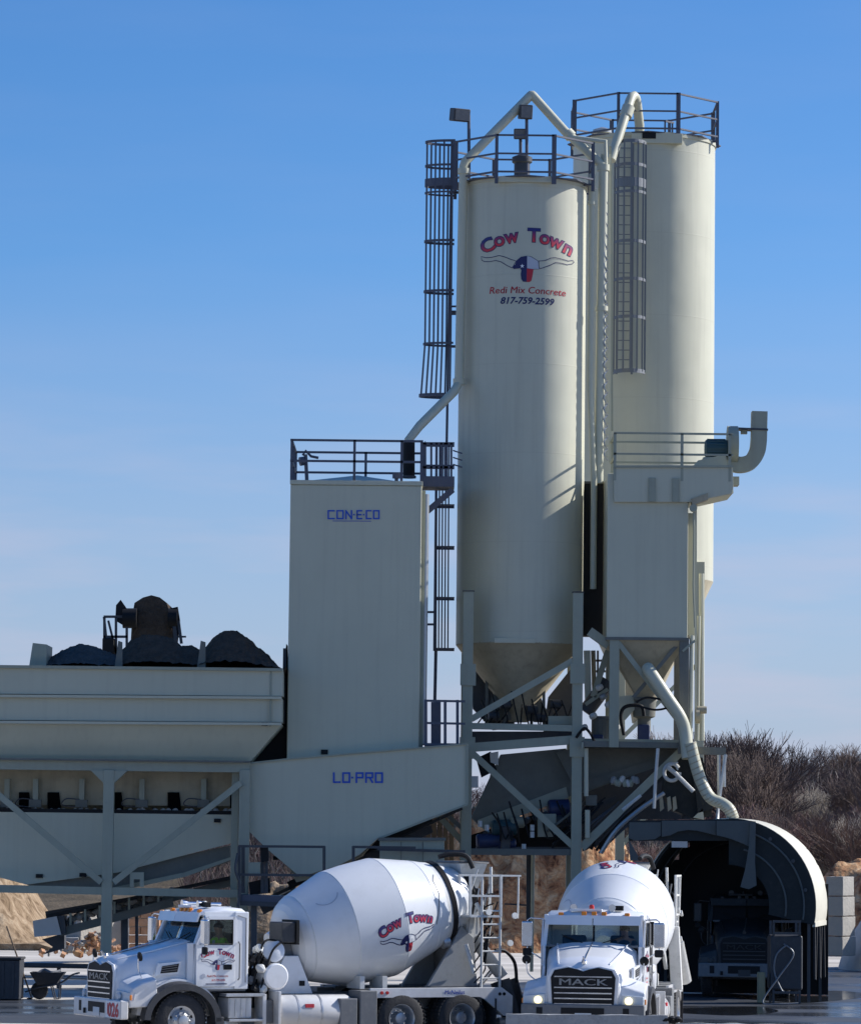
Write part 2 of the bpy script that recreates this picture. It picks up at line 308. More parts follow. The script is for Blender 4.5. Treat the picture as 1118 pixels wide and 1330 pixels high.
# ------------------------------------------------------------------ lettering
_gl = {}
def glyph(ch, off=0.0, shear=0.0, spacing=1.0):
    k = (ch, off, shear, spacing)
    if k not in _gl:
        cu = bpy.data.curves.new('t', 'FONT'); cu.body = ch; cu.size = 1; cu.offset = off; cu.shear = shear; cu.resolution_u = 3; cu.align_x = 'CENTER'; cu.space_character = spacing
        ob = bpy.data.objects.new('t', cu); C.objects.link(ob); bpy.context.view_layer.update()
        ev = ob.evaluated_get(bpy.context.evaluated_depsgraph_get()); me = ev.to_mesh()
        _gl[k] = ([v.co.to_2d() for v in me.vertices], [tuple(p.vertices) for p in me.polygons]); ev.to_mesh_clear()
        bpy.data.objects.remove(ob); bpy.data.curves.remove(cu)
    return _gl[k]
def decal(pieces, mapf, name, material, parent, maxlen=.12, world=True, off=.006):
    """pieces: list of (verts2d, faces, heights|None). mapf(u, v, off) -> 3D"""
    b = bmesh.new(); lay = b.verts.layers.float.new('h')
    for vs, fs, hs_ in pieces:
        bv = []
        for i, v in enumerate(vs):
            q = b.verts.new((v[0], v[1], 0)); q[lay] = hs_[i] if hs_ else 0; bv.append(q)
        for f in fs:
            try: b.faces.new([bv[i] for i in f])
            except ValueError: pass
    b.normal_update(); bmesh.ops.triangulate(b, faces=b.faces)
    for _ in range(5):
        e = [x for x in b.edges if x.calc_length() > maxlen]
        if not e: break
        bmesh.ops.subdivide_edges(b, edges=e, cuts=1); bmesh.ops.triangulate(b, faces=[f for f in b.faces if len(f.verts) > 3])
    for v in b.verts: v.co = mapf(v.co.x, v.co.y, off)
    me = bpy.data.meshes.new(name); b.to_mesh(me); b.free(); me.materials.append(M[material])
    o = bpy.data.objects.new(name, me); C.objects.link(o)
    if parent:
        o.parent = parent
        if world: o.matrix_parent_inverse = wmat(parent).inverted()
    return o
def word(s_, size, x, y, rot=0, off=.0, shear=0, sx=1.0, heights=True, spacing=1.0):
    c, s = math.cos(rot), math.sin(rot)
    if 'M' in s_:      # the font's M breaks when it is thickened, so thicken by overprinting
        vs, fs = glyph(s_, 0.0, shear, spacing); v2, f2 = [], []
        for dx, dy in ((-1.1, 0), (-.4, .5), (.4, -.5), (1.1, 0)):
            n0 = len(v2); v2 += [Vector((v[0]+dx*max(off, .012), v[1]+dy*max(off, .012))) for v in vs]; f2 += [tuple(n0+i for i in f) for f in fs]
        vs, fs = v2, f2
    else: vs, fs = glyph(s_, off, shear, spacing)
    o = [(x+size*(sx*v[0]*c-v[1]*s), y+size*(sx*v[0]*s+v[1]*c)) for v in vs]
    return (o, fs, [min(1, max(0, v[1]/.7)) for v in vs])
def ring_poly(pts): return (pts, [tuple(range(len(pts)))], None)
def stroke(pts, w_, closed=False):
    pts = [Vector(p) for p in pts]; n = len(pts); L_, R_ = [], []
    for i, p in enumerate(pts):
        a = pts[(i-1) % n] if closed or i else p; c = pts[(i+1) % n] if closed or i < n-1 else p
        t = (c-a).normalized(); nn = Vector((-t.y, t.x)); L_.append(p+nn*w_/2); R_.append(p-nn*w_/2)
    vs = L_+R_; fs = [(i, (i+1) % n, n+(i+1) % n, n+i) for i in range(n if closed else n-1)]
    return (vs, fs, None)
# the longhorn emblem, drawn in units of one emblem pixel (x right, y up), centred on the skull
def emblem():
    def T(p): return [((x-560)/6.576, (425-y)/6.576) for x, y in p]
    hl = T([(160,332),(200,347),(250,348),(315,336),(360,350),(410,372),(460,388),(440,425),(425,448),(380,425),(330,392),(285,378),(230,384),(190,380),(165,365)])
    hr = T([(655,385),(710,378),(760,352),(800,345),(860,352),(915,360),(955,348),(968,360),(950,380),(905,395),(850,388),(800,388),(760,412),(715,432),(665,452),(655,430)])
    sl = T([(552,342),(500,352),(460,385),(452,420),(425,440),(440,458),(495,452),(505,470),(500,500),(505,545),(520,568),(552,570)])
    srt = T([(552,342),(590,350),(650,385),(660,455),(610,458),(552,452)])
    srb = T([(552,452),(610,458),(605,490),(600,525),(592,560),(575,570),(552,570)])
    sk = T([(552,342),(500,352),(460,385),(452,420),(425,440),(440,458),(495,452),(505,470),(500,500),(505,545),(520,568),(575,570),(592,560),(600,525),(605,490),(610,458),(660,455),(650,385),(590,350)])
    star = []
    cx, cy = (512-560)/6.576, (425-432)/6.576
    for k in range(10):
        a = math.pi/2+k*math.pi/5; r_ = 3.0 if k % 2 == 0 else 1.25; star.append((cx+r_*math.cos(a), cy+r_*math.sin(a)))
    return dict(hl=hl, hr=hr, sl=sl, srt=srt, srb=srb, sk=sk, star=star)
EMB = emblem()
def cow_town(mapf, par, k=1.0, world=True, outline=.9, bold=.052, words=True, maxlen=.1, mono=False, full=True):
    """arched COW TOWN lettering and longhorn, k metres per emblem pixel"""
    S = lambda pc: ([(a*k, b_*k) for a, b_ in pc[0]], pc[1], pc[2])
    def g(ch, size, px, py, rot, sx=1.0, off=.0):
        x, y = (px-560)/6.576, (425-py)/6.576
        return S(word(ch, size/6.576, x, y, rot, off, 0, sx))
    lets = [('C',165,235,290,.42,1.05),('o',170,322,250,.20,1.0),('w',170,425,226,.16,.92),('T',165,610,218,-.02,1.05),('o',170,700,232,-.14,1.0),('w',170,795,256,-.27,.95),('n',170,895,300,-.40,1.05)]
    if words:
        decal([g(c, s_, x, y, r_, sx, bold) for c, s_, x, y, r_, sx in lets], mapf, 'lettering_outline', 'navy', par, maxlen, world, .006)
        decal([g(c, s_, x, y, r_, sx, .018) for c, s_, x, y, r_, sx in lets], mapf, 'lettering', 'two_tone_letter', par, maxlen, world, .010)
    V = [('horn_outline', 'navy', [S(stroke(EMB['hl'], outline, True)), S(stroke(EMB['hr'], outline, True)), S(stroke(EMB['srt'], outline*.7, True))], .010),
         ('skull_blue_field', 'navy', [S(ring_poly(EMB['sl']))], .010),
         ('skull_red_field', 'red_letter', [S(ring_poly(EMB['srb']))], .010),
         ('skull_star', 'white_letter', [S(ring_poly(EMB['star']))], .014)]
    if full: V.append(('skull_white_field', 'faint_mark' if not mono else 'white_letter', [S(ring_poly(EMB['srt']))], .006))
    for nme, mt, pcs, of in V: decal(pcs, mapf, nme, mt, par, maxlen, world, of)
# square block letters
BLK = {'C': [(1,1,0,1),(0,1,0,0),(0,0,1,0)], 'O': [(0,0,1,0),(1,0,1,1),(1,1,0,1),(0,1,0,0)], 'N': [(0,0,0,1),(0,1,1,0),(1,0,1,1)],
       'E': [(1,1,0,1),(0,1,0,0),(0,0,1,0),(0,.5,.85,.5)], 'L': [(0,1,0,0),(0,0,1,0)], 'P': [(0,0,0,1),(0,1,1,1),(1,1,1,.5),(1,.5,0,.5)],
       'R': [(0,0,0,1),(0,1,1,1),(1,1,1,.5),(1,.5,0,.5),(.55,.5,1,0)], '.': [(-.05,.5,.12,.5)]}
def block_sign(par, items, Y, w_, name):
    """items: (char, px left, px right, py top, py bottom)"""
    b = MB()
    for ch, x0, x1, y0, y1 in items:
        for i, (a, c, d, e) in enumerate(BLK[ch]):
            ins = w_*F_PX/Y*.5; X0, X1, Y0, Y1 = x0+ins, x1-ins, y0+ins, y1-ins
            p = P(X0+(X1-X0)*a, Y1+(Y0-Y1)*c, Y-.004*(i % 2)); q = P(X0+(X1-X0)*d, Y1+(Y0-Y1)*e, Y-.004*(i % 2))
            t = (q-p).normalized()*w_*.5; b.bar(p-t, q+t, w_, .012)
    return b.build(name, 'blue_letter', par)
# ================================================================== GROUND AND TERRAIN
b = MB(); b.face([b.b.verts.new(p) for p in ((-900,-60,0),(900,-60,0),(900,2500,0),(-900,2500,0))])
g = struct(b.build('ground', 'yard_dust'))
rnd = random.Random(3)
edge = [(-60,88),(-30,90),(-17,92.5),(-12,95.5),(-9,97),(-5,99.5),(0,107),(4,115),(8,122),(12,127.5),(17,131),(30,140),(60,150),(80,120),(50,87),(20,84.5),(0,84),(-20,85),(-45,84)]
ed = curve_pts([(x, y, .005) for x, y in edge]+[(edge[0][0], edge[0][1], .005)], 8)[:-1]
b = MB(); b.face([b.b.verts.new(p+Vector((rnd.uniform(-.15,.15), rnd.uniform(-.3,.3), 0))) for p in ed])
struct(b.build('shaded_wet_ground', 'shaded_wet_concrete'))  # wet sheet with the foreground shadow put into its dark colour

def terrain(name, x0, x1, y0, y1, nx, ny, h, m_):
    b = MB(); vs = []
    for j in range(ny+1):
        for i in range(nx+1):
            x = x0+(x1-x0)*i/nx; y = y0+(y1-y0)*j/ny; vs.append(b.b.verts.new((x, y, h(x, y))))
    for j in range(ny):
        for i in range(nx): a = j*(nx+1)+i; b.face([vs[a], vs[a+1], vs[a+nx+2], vs[a+nx+1]])
    return struct(b.build(name, m_, smooth='all'))
def fb(x, y, s, o=4, seed=0): return noise.fractal(Vector((x*s+seed, y*s, seed*1.7)), 1, 2, o)
def ridge(y, c, wd): t = abs(y-c)/wd; return max(0, 1-t*t)
b = MB(); b.face([b.b.verts.new(p) for p in ((-300, -60, .004), (300, -60, .004), (300, 63, .004), (-300, 63, .004))]); struct(b.build('bounce_cut_ground', 'bounce_cut_dark'))  # unseen dark ground added to cut light bounced onto the shaded walls
pp = curve_pts([P(x, y, 1) for x, y in ()] or [Vector((x, y, .010)) for x, y in ((8.9, 101), (9.8, 100), (11.2, 102.5), (12.2, 106), (11.4, 108.5), (10.2, 106), (9.0, 105), (8.2, 102.5), (8.9, 101))], 8)[:-1]
b = MB(); b.face([b.b.verts.new(p) for p in pp]); struct(b.build('puddle', 'puddle_water'))
pp = curve_pts([Vector((x, y, .010)) for x, y in ((6.0, 93), (7.4, 92), (8.6, 94.5), (8.2, 97), (6.8, 96), (5.6, 95), (6.0, 93))], 8)[:-1]
b = MB(); b.face([b.b.verts.new(p) for p in pp]); struct(b.build('puddle', 'puddle_water'))
# sunlit clay bank behind the middle of the plant
def clay_h(x, y):
    t = (y-142)/4.0; up = max(0, min(1, t)); up = up*up*(3-2*up)
    if y > 158: up *= max(0, 1-(y-158)/8)
    n_ = fb(x, y, .5, 3, 2)*.8+(1-2.6*abs(noise.noise(Vector((x*.9, y*.9, 3)))))*.7+(1-2.6*abs(noise.noise(Vector((x*2.3, y*2.3, 8)))))*.38+(1-2.6*abs(noise.noise(Vector((x*5, y*5, 5)))))*.18
    ex = max(0, min(1, (x+2)/5))*max(0, min(1, (9.5-x)/3.5))
    return -.3+ex*up*(5.3+n_*.9+.25*math.sin(x*.9))+up*n_*.5
terrain('clay_bank', -4, 28, 140, 168, 260, 110, clay_h, 'clay')
def berm_h(x, y):
    t = (y-138)/5.0; up = max(0, min(1, t)); up = up*up*(3-2*up)
    if y > 150: up *= max(0, 1-(y-150)/9)
    ex = max(0, min(1, (-13.7-x)/3.2))
    return -.3+up*ex*(4.6+fb(x, y, .5, 5, 5)*1.2+fb(x, y, 1.8, 4, 8)*.5)
terrain('dirt_berm', -42, -8, 136, 160, 170, 80, berm_h, 'tan_dirt')
def hill_h(x, y):
    up = max(0, min(1, (y-165)/45)); up = up*up*(3-2*up)
    ex = .55+.45*max(0, min(1, (x-2)/22))
    return -.5+up*ex*(5.4+fb(x, y, .05, 4, 4)*1.0)
terrain('wooded_hill', -90, 120, 160, 420, 80, 70, hill_h, 'hill_soil')
def mound_h(x, y):
    d = math.hypot((x-17.0)/3.9, (y-147)/5); return -.3+max(0, 1-d*d)*(3.9+fb(x, y, .7, 5, 6)*.7)
terrain('clay_mound', 13, 26, 141, 153, 70, 60, mound_h, 'clay')
def gravel_h(x, y):
    d = math.hypot((x-16.9)/3.3, (y-128)/4); return -.3+max(0, 1-d)**.6*(4.4)+.06*fb(x, y, 3, 3, 2)
terrain('gravel_heap', 13.2, 21, 124, 132, 80, 60, gravel_h, 'yard_dust')
def small_mound_h(x, y):
    d = math.hypot((x+5.0)/2.6, (y-128)/4); return -.3+max(0, 1-d*d)*(2.9+fb(x, y, .9, 5, 3)*.5)
terrain('sand_mound', -8, -2, 123, 133, 60, 60, small_mound_h, 'tan_dirt')
# low step of packed earth in front of the berm
b = MB(); a = [P(-90, 1226, 139), P(52, 1226, 139), P(72, 1233, 139), P(52, 1243, 139), P(-90, 1243, 139)]
struct(b.prism(a, (0, 3, 0)).build('earth_step', 'tan_dirt'))

# ================================================================== CENTRE SILO
YS, RS = 106.0, 1.75
cx = P(677, 535, YS).x
zt = P(683, 229, YS-RS).z; zb = P(672, 834, YS-RS).z
S = thing('cement_silo', 'tall cream cylindrical silo carrying the longhorn emblem, phone number and a conical base on legs', 'silo', (cx, YS, 0))
b = MB(); prof = [(zb, RS)]
nz = 6
prof += [(zt-.10, RS), (zt-.10, RS+.035), (zt, RS+.035), (zt+.004, RS)]
b.lathe([(z, r) for z, r in prof], (cx, YS, 0), n=96, cap=False).build('shell', 'silo_cream', S, smooth=True)
MB().lathe([(zt-.02, RS), (zt+.10, RS*.5), (zt+.16, .02)], (cx, YS, 0), n=48, cap=False).build('roof', 'cream', S, smooth=True)
zc = P(680, 938, YS).z
MB().lathe([(zc, .28), (zc+.25, .30), (zb-.01, RS), (zb+.02, RS)], (cx, YS, 0), n=64, cap=True).build('hopper_cone', 'cream_dusty', S, smooth=True)
MB().box(cx-.75, cx+.75, YS-RS-.06, YS-RS+.25, zt-.17, zt-.01).build('name_plate_bracket', 'cream', S, bevel=.01)
MB().box(*[P(650,0,YS-RS).x, P(702,0,YS-RS).x], YS-RS-.03, YS-RS+.12, P(0,832,YS).z, P(0,826,YS).z).build('seam_plate', 'cream', S)

def silo_map(cx_, yc, r_, px, py, Y):
    o_ = P(px, py, Y)
    def f(u, v, off):
        x = o_.x+u; dx = x-cx_; rr = r_+off
        return Vector((x, yc-math.sqrt(max(.01, rr*rr-dx*dx)), o_.z+v))
    return f
mpf = silo_map(cx, YS, RS, 600+560/6.576, 280+425/6.576, YS-RS)
kk = (YS-RS)/F_PX
cow_town(mpf, S, kk)
def centred(s_, size, px, py, off, shear, sx=1, spacing=1.0):
    m_ = silo_map(cx, YS, RS, px, py, YS-RS)
    return [word(s_, size*kk, 0, 0, .012*-1, off, shear, sx, spacing=spacing)], m_
pc, m_ = centred('Redi Mix Concrete', 12.8, 685, 381, .009, .12, 1.0, 1.02); decal(pc, m_, 'lettering', 'red_letter', S, .1)
pc, m_ = centred('817-759-2599', 12.2, 684, 394.5, .03, .22, 1.02, 1.0); decal(pc, m_, 'lettering', 'navy', S, .1)
faint = MB()

def octagon_rail(par, cx_, cy, r_, z0, h, skip=(), m_='rail_steel', drop=.25, w_=.09, first=22.5):
    vs = [(cx_+r_*math.sin(R(first+45*k)), cy-r_*math.cos(R(first+45*k))) for k in range(8)]
    for k in range(8):
        x, y = vs[k]; beam(par, 'rail_post', (x, y, z0-drop), (x, y, z0+h), w_ if k % 2 else w_*1.4, .06, m_)
        if k in skip: continue
        x2, y2 = vs[(k+1) % 8]
        for hh, t in ((h-.03, .06), (h*.52, .05), (.08, .07)): beam(par, 'rail', (x, y, z0+hh), (x2, y2, z0+hh), .045, t, m_)
    for k in range(8):   # outriggers carrying the rail
        x, y = vs[k]; d = Vector((x-cx_, y-cy)).normalized(); beam(par, 'rail_bracket', (cx_+d.x*(r_-.35), cy+d.y*(r_-.35), z0-.06), (x, y, z0-.06), .05, .06, m_)
octagon_rail(S, cx, YS, RS+.30, zt+.02, 1.12)
# deck ring
MB().lathe([(zt-.03, RS-.2), (zt-.03, RS+.28), (zt+.0, RS+.28), (zt+.0, RS-.2)], (cx, YS, 0), n=8, cap=False).build('walk_deck', 'rail_steel', S)
# vent / hatch on the roof
MB().lathe([(zt+.05, .22), (zt+.62, .22), (zt+.66, .28), (zt+.8, .28), (zt+.88, .1)], (cx-.05, YS-.2, 0), n=20).build('roof_vent', 'dark_steel', S, smooth=True)

def cage(par, px_left, px_right, tops, Y, r_, px_ladder, bottom, nstr=7, m_='rail_steel', side=-1, flare=0, pls=None):
    """caged ladder seen in profile; hoops at rows `tops`, open side toward the silo"""
    xl, xr = P(px_left, 300, Y).x, P(px_right, 300, Y).x
    wd = xr-xl; cxx = (xl+xr)/2
    def shape(n=14):
        pts = []
        for k in range(n+1):
            a = math.pi*(.5+k/n) if side < 0 else math.pi*(.5-k/n)
            pts.append((math.cos(a)*wd*.62, math.sin(a)*.36))
        return [(x+(wd*.0 if side < 0 else 0), y) for x, y in pts]
    sh = shape(); base = xr if side < 0 else xl
    for i, (py, th) in enumerate(tops):
        z = P(px_left, py, Y).z; f = 1+(flare if i == len(tops)-1 else 0)
        pts = [(base+x*f*1.6, Y+y*f, z) for x, y in sh]
        bm_ = MB()
        for p, q in zip(pts, pts[1:]): bm_.bar(p, q, .02, th, up=(0, 0, 1))
        bm_.build('cage_hoop', m_, par)
    z0 = P(px_left, tops[0][0], Y).z; z1 = P(px_left, tops[-1][0], Y).z; zk = P(px_left, tops[-2][0], Y).z
    for k in range(nstr):
        tt = (k+.6)/nstr; x = -wd*.62*tt*(1 if side < 0 else -1); y = (.36 if k % 2 else -.36)*math.sqrt(max(0, 1-tt*tt))
        bm_ = MB().bar((base+x*1.6, Y+y, z0), (base+x*1.6, Y+y, zk), .05, .02).bar((base+x*1.6, Y+y, zk), (base+x*1.6*(1+flare), Y+y*(1+flare), z1), .05, .02)
        bm_.build('cage_strap', m_, par)
    return base
def ladder(par, px, py0, py1, Y, w_=.42, m_='rail_steel', along='y', px2=None, step=.3):
    a = P(px, py0, Y); b_ = P(px if px2 is None else px2, py1, Y)
    dv = Vector((0, w_/2, 0)) if along == 'y' else Vector((w_/2, 0, 0))
    for s in (-1, 1): beam(par, 'ladder_rail', a+dv*s, b_+dv*s, .07, .04, m_)
    n_ = int((a-b_).length/step)
    mesh = None
    for i in range(n_):
        c = a.lerp(b_, (i+.5)/n_)
        if mesh is None: r0 = MB().tube([-dv, dv], .014, 6).build('rung', m_, par); mesh = r0.data; o = r0
        else: o = bpy.data.objects.new('rung', mesh); C.objects.link(o); o.parent = par; o.matrix_parent_inverse = wmat(par).inverted()
        o.location = c
# left caged ladder
LT = thing('caged_ladder', 'dark caged ladder climbing the left side of the tall emblem silo, seen against the sky', 'ladder', P(584, 800, YS))
hoops = [(185,.07),(216,.06),(238,.22),(251,.05),(314,.07),(379,.07),(447,.06),(514,.09)]
cage(LT, 551, 590, [(p, t) for p, t in hoops], YS, .36, 584, 514, flare=.12)
ladder(LT, 587, 183, 575, YS, px2=580)
for py in (405, 450, 250): beam(LT, 'standoff', P(583, py, YS), P(600, py, YS), .07, .05, 'rail_steel')
for py in (408, 398): beam(LT, 'standoff', P(583, py, YS-.2), P(600, py, YS-.2), .05, .05, 'rail_steel')
# lower caged run
LB = thing('caged_ladder', 'lower dark caged ladder run between the square tower and the emblem silo', 'ladder', P(580, 850, YS))
for py in (577, 606, 630, 657, 711, 777, 843):
    z = P(578, py, YS).z; bm_ = MB(); xs = P(566 if py > 640 else 552, py, YS).x; xe = P(590, py, YS).x
    bm_.bar((xs, YS-.34, z), (xe, YS-.34, z), .08, .03, up=(0, 0, 1)).bar((xs, YS-.34, z), (xs, YS+.34, z), .08, .03).bar((xs, YS+.34, z), (xe, YS+.34, z), .08, .03); bm_.build('cage_hoop', 'rail_steel', LB)
for px, y_ in ((575,-.34),(579,-.34),(567.5,0),(583,.34),(571,.34)):
    pbeam(LB, 'cage_strap', (px, 577), (px-1.5, 843), YS+y_, .04, .02, 'rail_steel')
ladder(LB, 567, 577, 845, YS-.1, w_=.4, px2=564)
pbeam(LB, 'ladder_rail', (566, 845), (563.5, 962), YS-.1, .09, .05, 'rail_steel')
for py in (795, 811): pbeam(LB, 'standoff', (548, py), (566, py), YS-.3, .06, .05, 'rail_steel')
LD = thing('access_platform', 'small low railed landing on the conveyor housing beside the square tower', 'platform', P(575, 967, 102.6))
q0, q1 = P(551, 966, 102.5), P(604, 966, 102.5)
MB().box(q0.x, q1.x, 102.45, 103.5, q0.z-.05, q0.z+.02).build('deck', 'rail_steel', LD)
for px in (553, 578, 594): pbeam(LD, 'rail_post', (px, 909), (px, 967), 102.5, .08, .06, 'rail_steel')
for py in (910, 939): pbeam(LD, 'rail', (551, py), (604, py+1), 102.5, .06, .05, 'rail_steel')
for py in (910, 939): pbeam(LD, 'rail', (551, py), (604, py+1), 103.4, .05, .05, 'rail_steel')
pbeam(LD, 'switch_column', (566, 912), (566, 966), 103.0, .26, .2, 'rail_steel')
# small access platform between tower and silo
PLT = thing('access_platform', 'small dark grated platform bridging the square tower top and the emblem silo', 'platform', P(570, 632, 104))
a = P(549, 628, 103.6); c = P(590, 628, 103.6)
MB().box(a.x, c.x, 103.4, 105.0, a.z-.06, a.z+.04).build('deck', 'rail_steel', PLT)
MB().box(a.x, c.x, 103.36, 103.4, a.z-.1, a.z+.18).build('toe_plate', 'rail_steel', PLT)
pbeam(PLT, 'knee_brace', (555, 664), (588, 636), 103.5, .16, .08, 'rail_steel')
pbeam(PLT, 'knee_brace', (555, 664), (588, 636), 104.9, .16, .08, 'rail_steel')
for px in (551, 560, 567, 573, 579, 586):
    pbeam(PLT, 'rail_post', (px, 575), (px, 628), 103.45, .06 if px not in (551, 579) else .11, .05, 'rail_steel')
for py in (576, 607): pbeam(PLT, 'rail', (549, py), (590, py), 103.45, .07, .05, 'rail_steel')
for py in (577, 606): pbeam(PLT, 'rail', (549, py), (590, py), 104.95, .06, .05, 'rail_steel')
for py in (585, 594, 603):   # hand loops standing off the silo
    pbeam(PLT, 'rail', (588, py), (600, py+4), 104.5, .035, .03, 'rail_steel')

# silo legs and cross frames (a frame of its own carrying the silo)
FR = thing('support_frame', 'green grey steel frame of columns and diagonals under the emblem silo', 'steel frame', (cx, 104, 0))
legX = [P(606.5, 940, 104).x, P(749, 940, 104).x]
for Y in (103.95, 107.6):
    for i, lx in enumerate(legX):
        ztop = P(0, 762, 104).z if Y < 105 else zb+.3
        MB().box(lx-.14, lx+.14, Y-.12, Y+.12, 0.0, ztop).build('column', 'frame', FR, bevel=.012)
        MB().box(lx-.28, lx+.28, Y-.26, Y+.26, 0.0, .03).build('base_plate', 'frame', FR)
        MB().box(lx-.16, lx+.16, Y-.14, Y+.14, ztop, ztop+.03).build('cap_plate', 'dark_steel', FR)
for Y in (103.90, 107.6):
    pbeam(FR, 'brace', (612, 934), (744, 858), Y, .17, .09)
    pbeam(FR, 'brace', (610, 975), (745, 1100), Y, .17, .09)
    pbeam(FR, 'beam', (612, 943), (744, 946), Y, .17, .12)
pbeam(FR, 'beam', (612, 971), (744, 961), 103.93, .24, .12)
pbeam(FR, 'beam', (600, 1106), (744, 1107), 103.95, .17, .14, 'dusty_frame')
pbeam(FR, 'brace', (755, 1101), (884, 976), 103.95, .22, .12)
pbeam(FR, 'beam', (756, 964), (895, 966), 104.0, .2, .15)
for lx in legX: beam(FR, 'beam', (lx, 104.0, P(0, 944, 104).z), (lx, 107.6, P(0, 944, 104).z), .16, .12)
for y_, p0 in ((103.8, 870), (103.8, 965)):
    MB().box(legX[0]-.2, legX[0]+.22, 103.78, 103.83, P(0, p0+14, 104).z, P(0, p0-14, 104).z).build('gusset', 'frame', FR)
    MB().box(legX[1]-.2, legX[1]+.2, 103.78, 103.83, P(0, p0+10, 104).z, P(0, p0-16, 104).z).build('gusset', 'frame', FR)
pbeam(FR, 'brace', (566, 1056), (603, 1096), 104.3, .16, .1)
pbeam(FR, 'brace', (578, 1056), (600, 1076), 105.2, .12, .1, 'dusty_frame')

# ================================================================== FILL PIPES
def pipe(label, pts, r_=.115, m_='cream', clamps=(), group=None, Y=None):
    q = [P(*p) for p in pts]
    t = thing('fill_pipe', label, 'pipe', q[0], group=group)
    MB().tube(q, r_, 28).build('pipe', m_, t, smooth=True)
    for c, d in clamps:
        c = P(*c); d = P(*d); MB().tube([c, d], r_*1.35, 14).build('coupling', m_, t, smooth=True)
    return t
YP = YS-.55
pipe('cream fill pipe climbing the left side of the emblem silo to a peak above it',
     [(531, 620, 104), (531, 571, 104), (545, 553, 104.2), (590, 508, 104.7), (596, 496, YS-1.0), (602, 216, YS-1.0), (604, 210, YS-1.0), (609, 205, YS-.97), (688.2, 124.5, YP+.4), (689.6, 123.2, YP+.4), (690.8, 123.2, YP+.4), (692.2, 124.5, YP+.4), (733, 170, YP+.3), (783, 216, YP)],
     .125, clamps=[((596, 500, YS-1.0), (596, 492, YS-1.0)), ((602, 226, YS-1.0), (602, 219, YS-1.0)), ((736, 172, YP+.3), (742, 178, YP+.3))])
pipe('sunlit cream fill pipe dropping down the right side of the emblem silo', [(783, 216, YP-.02), (783, 230, YP-.02), (777, 600, YP-.02), (777, 628, YP-.02)], .13,
     clamps=[((783, 222, YP), (783, 214, YP)), ((781, 398, YP), (781, 404, YP))])
pipe('slim sunlit cream pipe running down closest to the right flank of the emblem silo', [(769, 226, YP-.15), (766, 500, YP-.15), (771, 624, YP-.15), (770, 765, YP-.15)], .085,
     clamps=[((768, 262, YP-.15), (768, 266, YP-.15))])
pipe('cream fill pipe bent over the rim of the rear silo', [(793, 208, 110.5), (818, 130, 111.4), (820, 126, 111.5), (823, 124.5, 111.6), (825, 127, 111.7), (826.5, 132, 111.8), (830, 162, 112.3), (830, 176, 112.4)], .14,
     clamps=[((812, 151, 111.2), (816, 139, 111.3))])
pipe('thin bent pipe arm reaching right from the peak pipe over the silo walk', [(738, 178, YP+.2), (786, 184, YP), (786, 216, YP)], .07)
SV = thing('gap_shade_box', 'black shade box added in the gap between the emblem silo and the dust collector', 'duct', P(772, 826, 106))  # added black box standing for the shade between silo and collector
q0, q1 = P(759, 628, 105.9), P(787, 826, 105.9)
MB().box(q0.x, q1.x, 105.9, 106.6, q1.z, q0.z).build('gap_shade_body', 'black', SV); MB().box(q0.x-.02, q1.x+.02, 105.86, 106.64, q0.z, q0.z+.06).build('gap_shade_cap', 'dark_steel', SV)
SL = thing('pipe_sleeve', 'black sleeve round the fill pipe where it enters the square tower roof', 'pipe sleeve', P(531, 620, 104))
MB().tube([P(531, 621, 104), P(531, 573, 104)], .165, 14).build('sleeve', 'black', SL, smooth=True); MB().lathe([(0, .2), (.06, .2)], P(531, 621, 104), (0, 0, 1), 14).build('sleeve_flange', 'dark_steel', SL)
# cable tray ladder right of the pipes
CT = thing('cable_ladder', 'narrow upright ladder with looped cables between the emblem silo and the rear silo', 'ladder', P(789, 600, YP))
ladder(CT, 786.5, 200, 600, YP+.1, w_=.22, m_='cream', along='x')
b = MB()
for i in range(24):
    y0 = 250+i*14.5; b.tube(curve_pts([P(788, y0, YP-.05), P(784, y0+5, YP-.12), P(786, y0+11, YP-.1), P(789, y0+14, YP-.05)], 3), .022, 5)
b.build('cable', 'galvanised', CT)
pbeam(CT, 'ladder_rail', (792, 190), (794, 560), YP+.15, .08, .06, 'frame')

# ================================================================== REAR SILO
YR, RR = 114.0, 2.12
rx = P(834.5, 460, YR).x; rzt = P(838, 171, YR-RR).z; rzb = P(830, 749, YR-RR).z
S2 = thing('cement_silo', 'plain taller cream silo standing at the back right behind the dust collector', 'silo', (rx, YR, 0))
prof = [(rzb, RR)]
prof += [(rzt-.12, RR), (rzt-.12, RR+.035), (rzt, RR+.035), (rzt+.004, RR)]
MB().lathe(prof, (rx, YR, 0), n=96, cap=False).build('shell', 'silo_cream', S2, smooth=True)
MB().lathe([(rzt-.02, RR), (rzt+.14, RR*.5), (rzt+.2, .02)], (rx, YR, 0), n=48, cap=False).build('roof', 'cream', S2, smooth=True)
MB().lathe([(rzb-4.2, .25), (rzb-3.9, .3), (rzb-.01, RR), (rzb+.02, RR)], (rx, YR, 0), n=64).build('hopper_cone', 'cream_dusty', S2, smooth=True)
MB().box(rx-.5, rx+1.0, YR-RR-.08, YR-RR+.2, rzt-.35, rzt-.06).build('name_plate_bracket', 'cream', S2, bevel=.01)
MB().box(rx-.18, rx+.22, YR-RR-.1, YR-RR-.07, rzt-.22, rzt-.03).build('overflow_opening', 'black', S2)
octagon_rail(S2, rx, YR, RR+.18, rzt+.02, 1.15)
MB().lathe([(rzt-.03, RR-.2), (rzt-.03, RR+.18), (rzt+.0, RR+.18), (rzt+.0, RR-.2)], (rx, YR, 0), n=8, cap=False).build('walk_deck', 'rail_steel', S2)
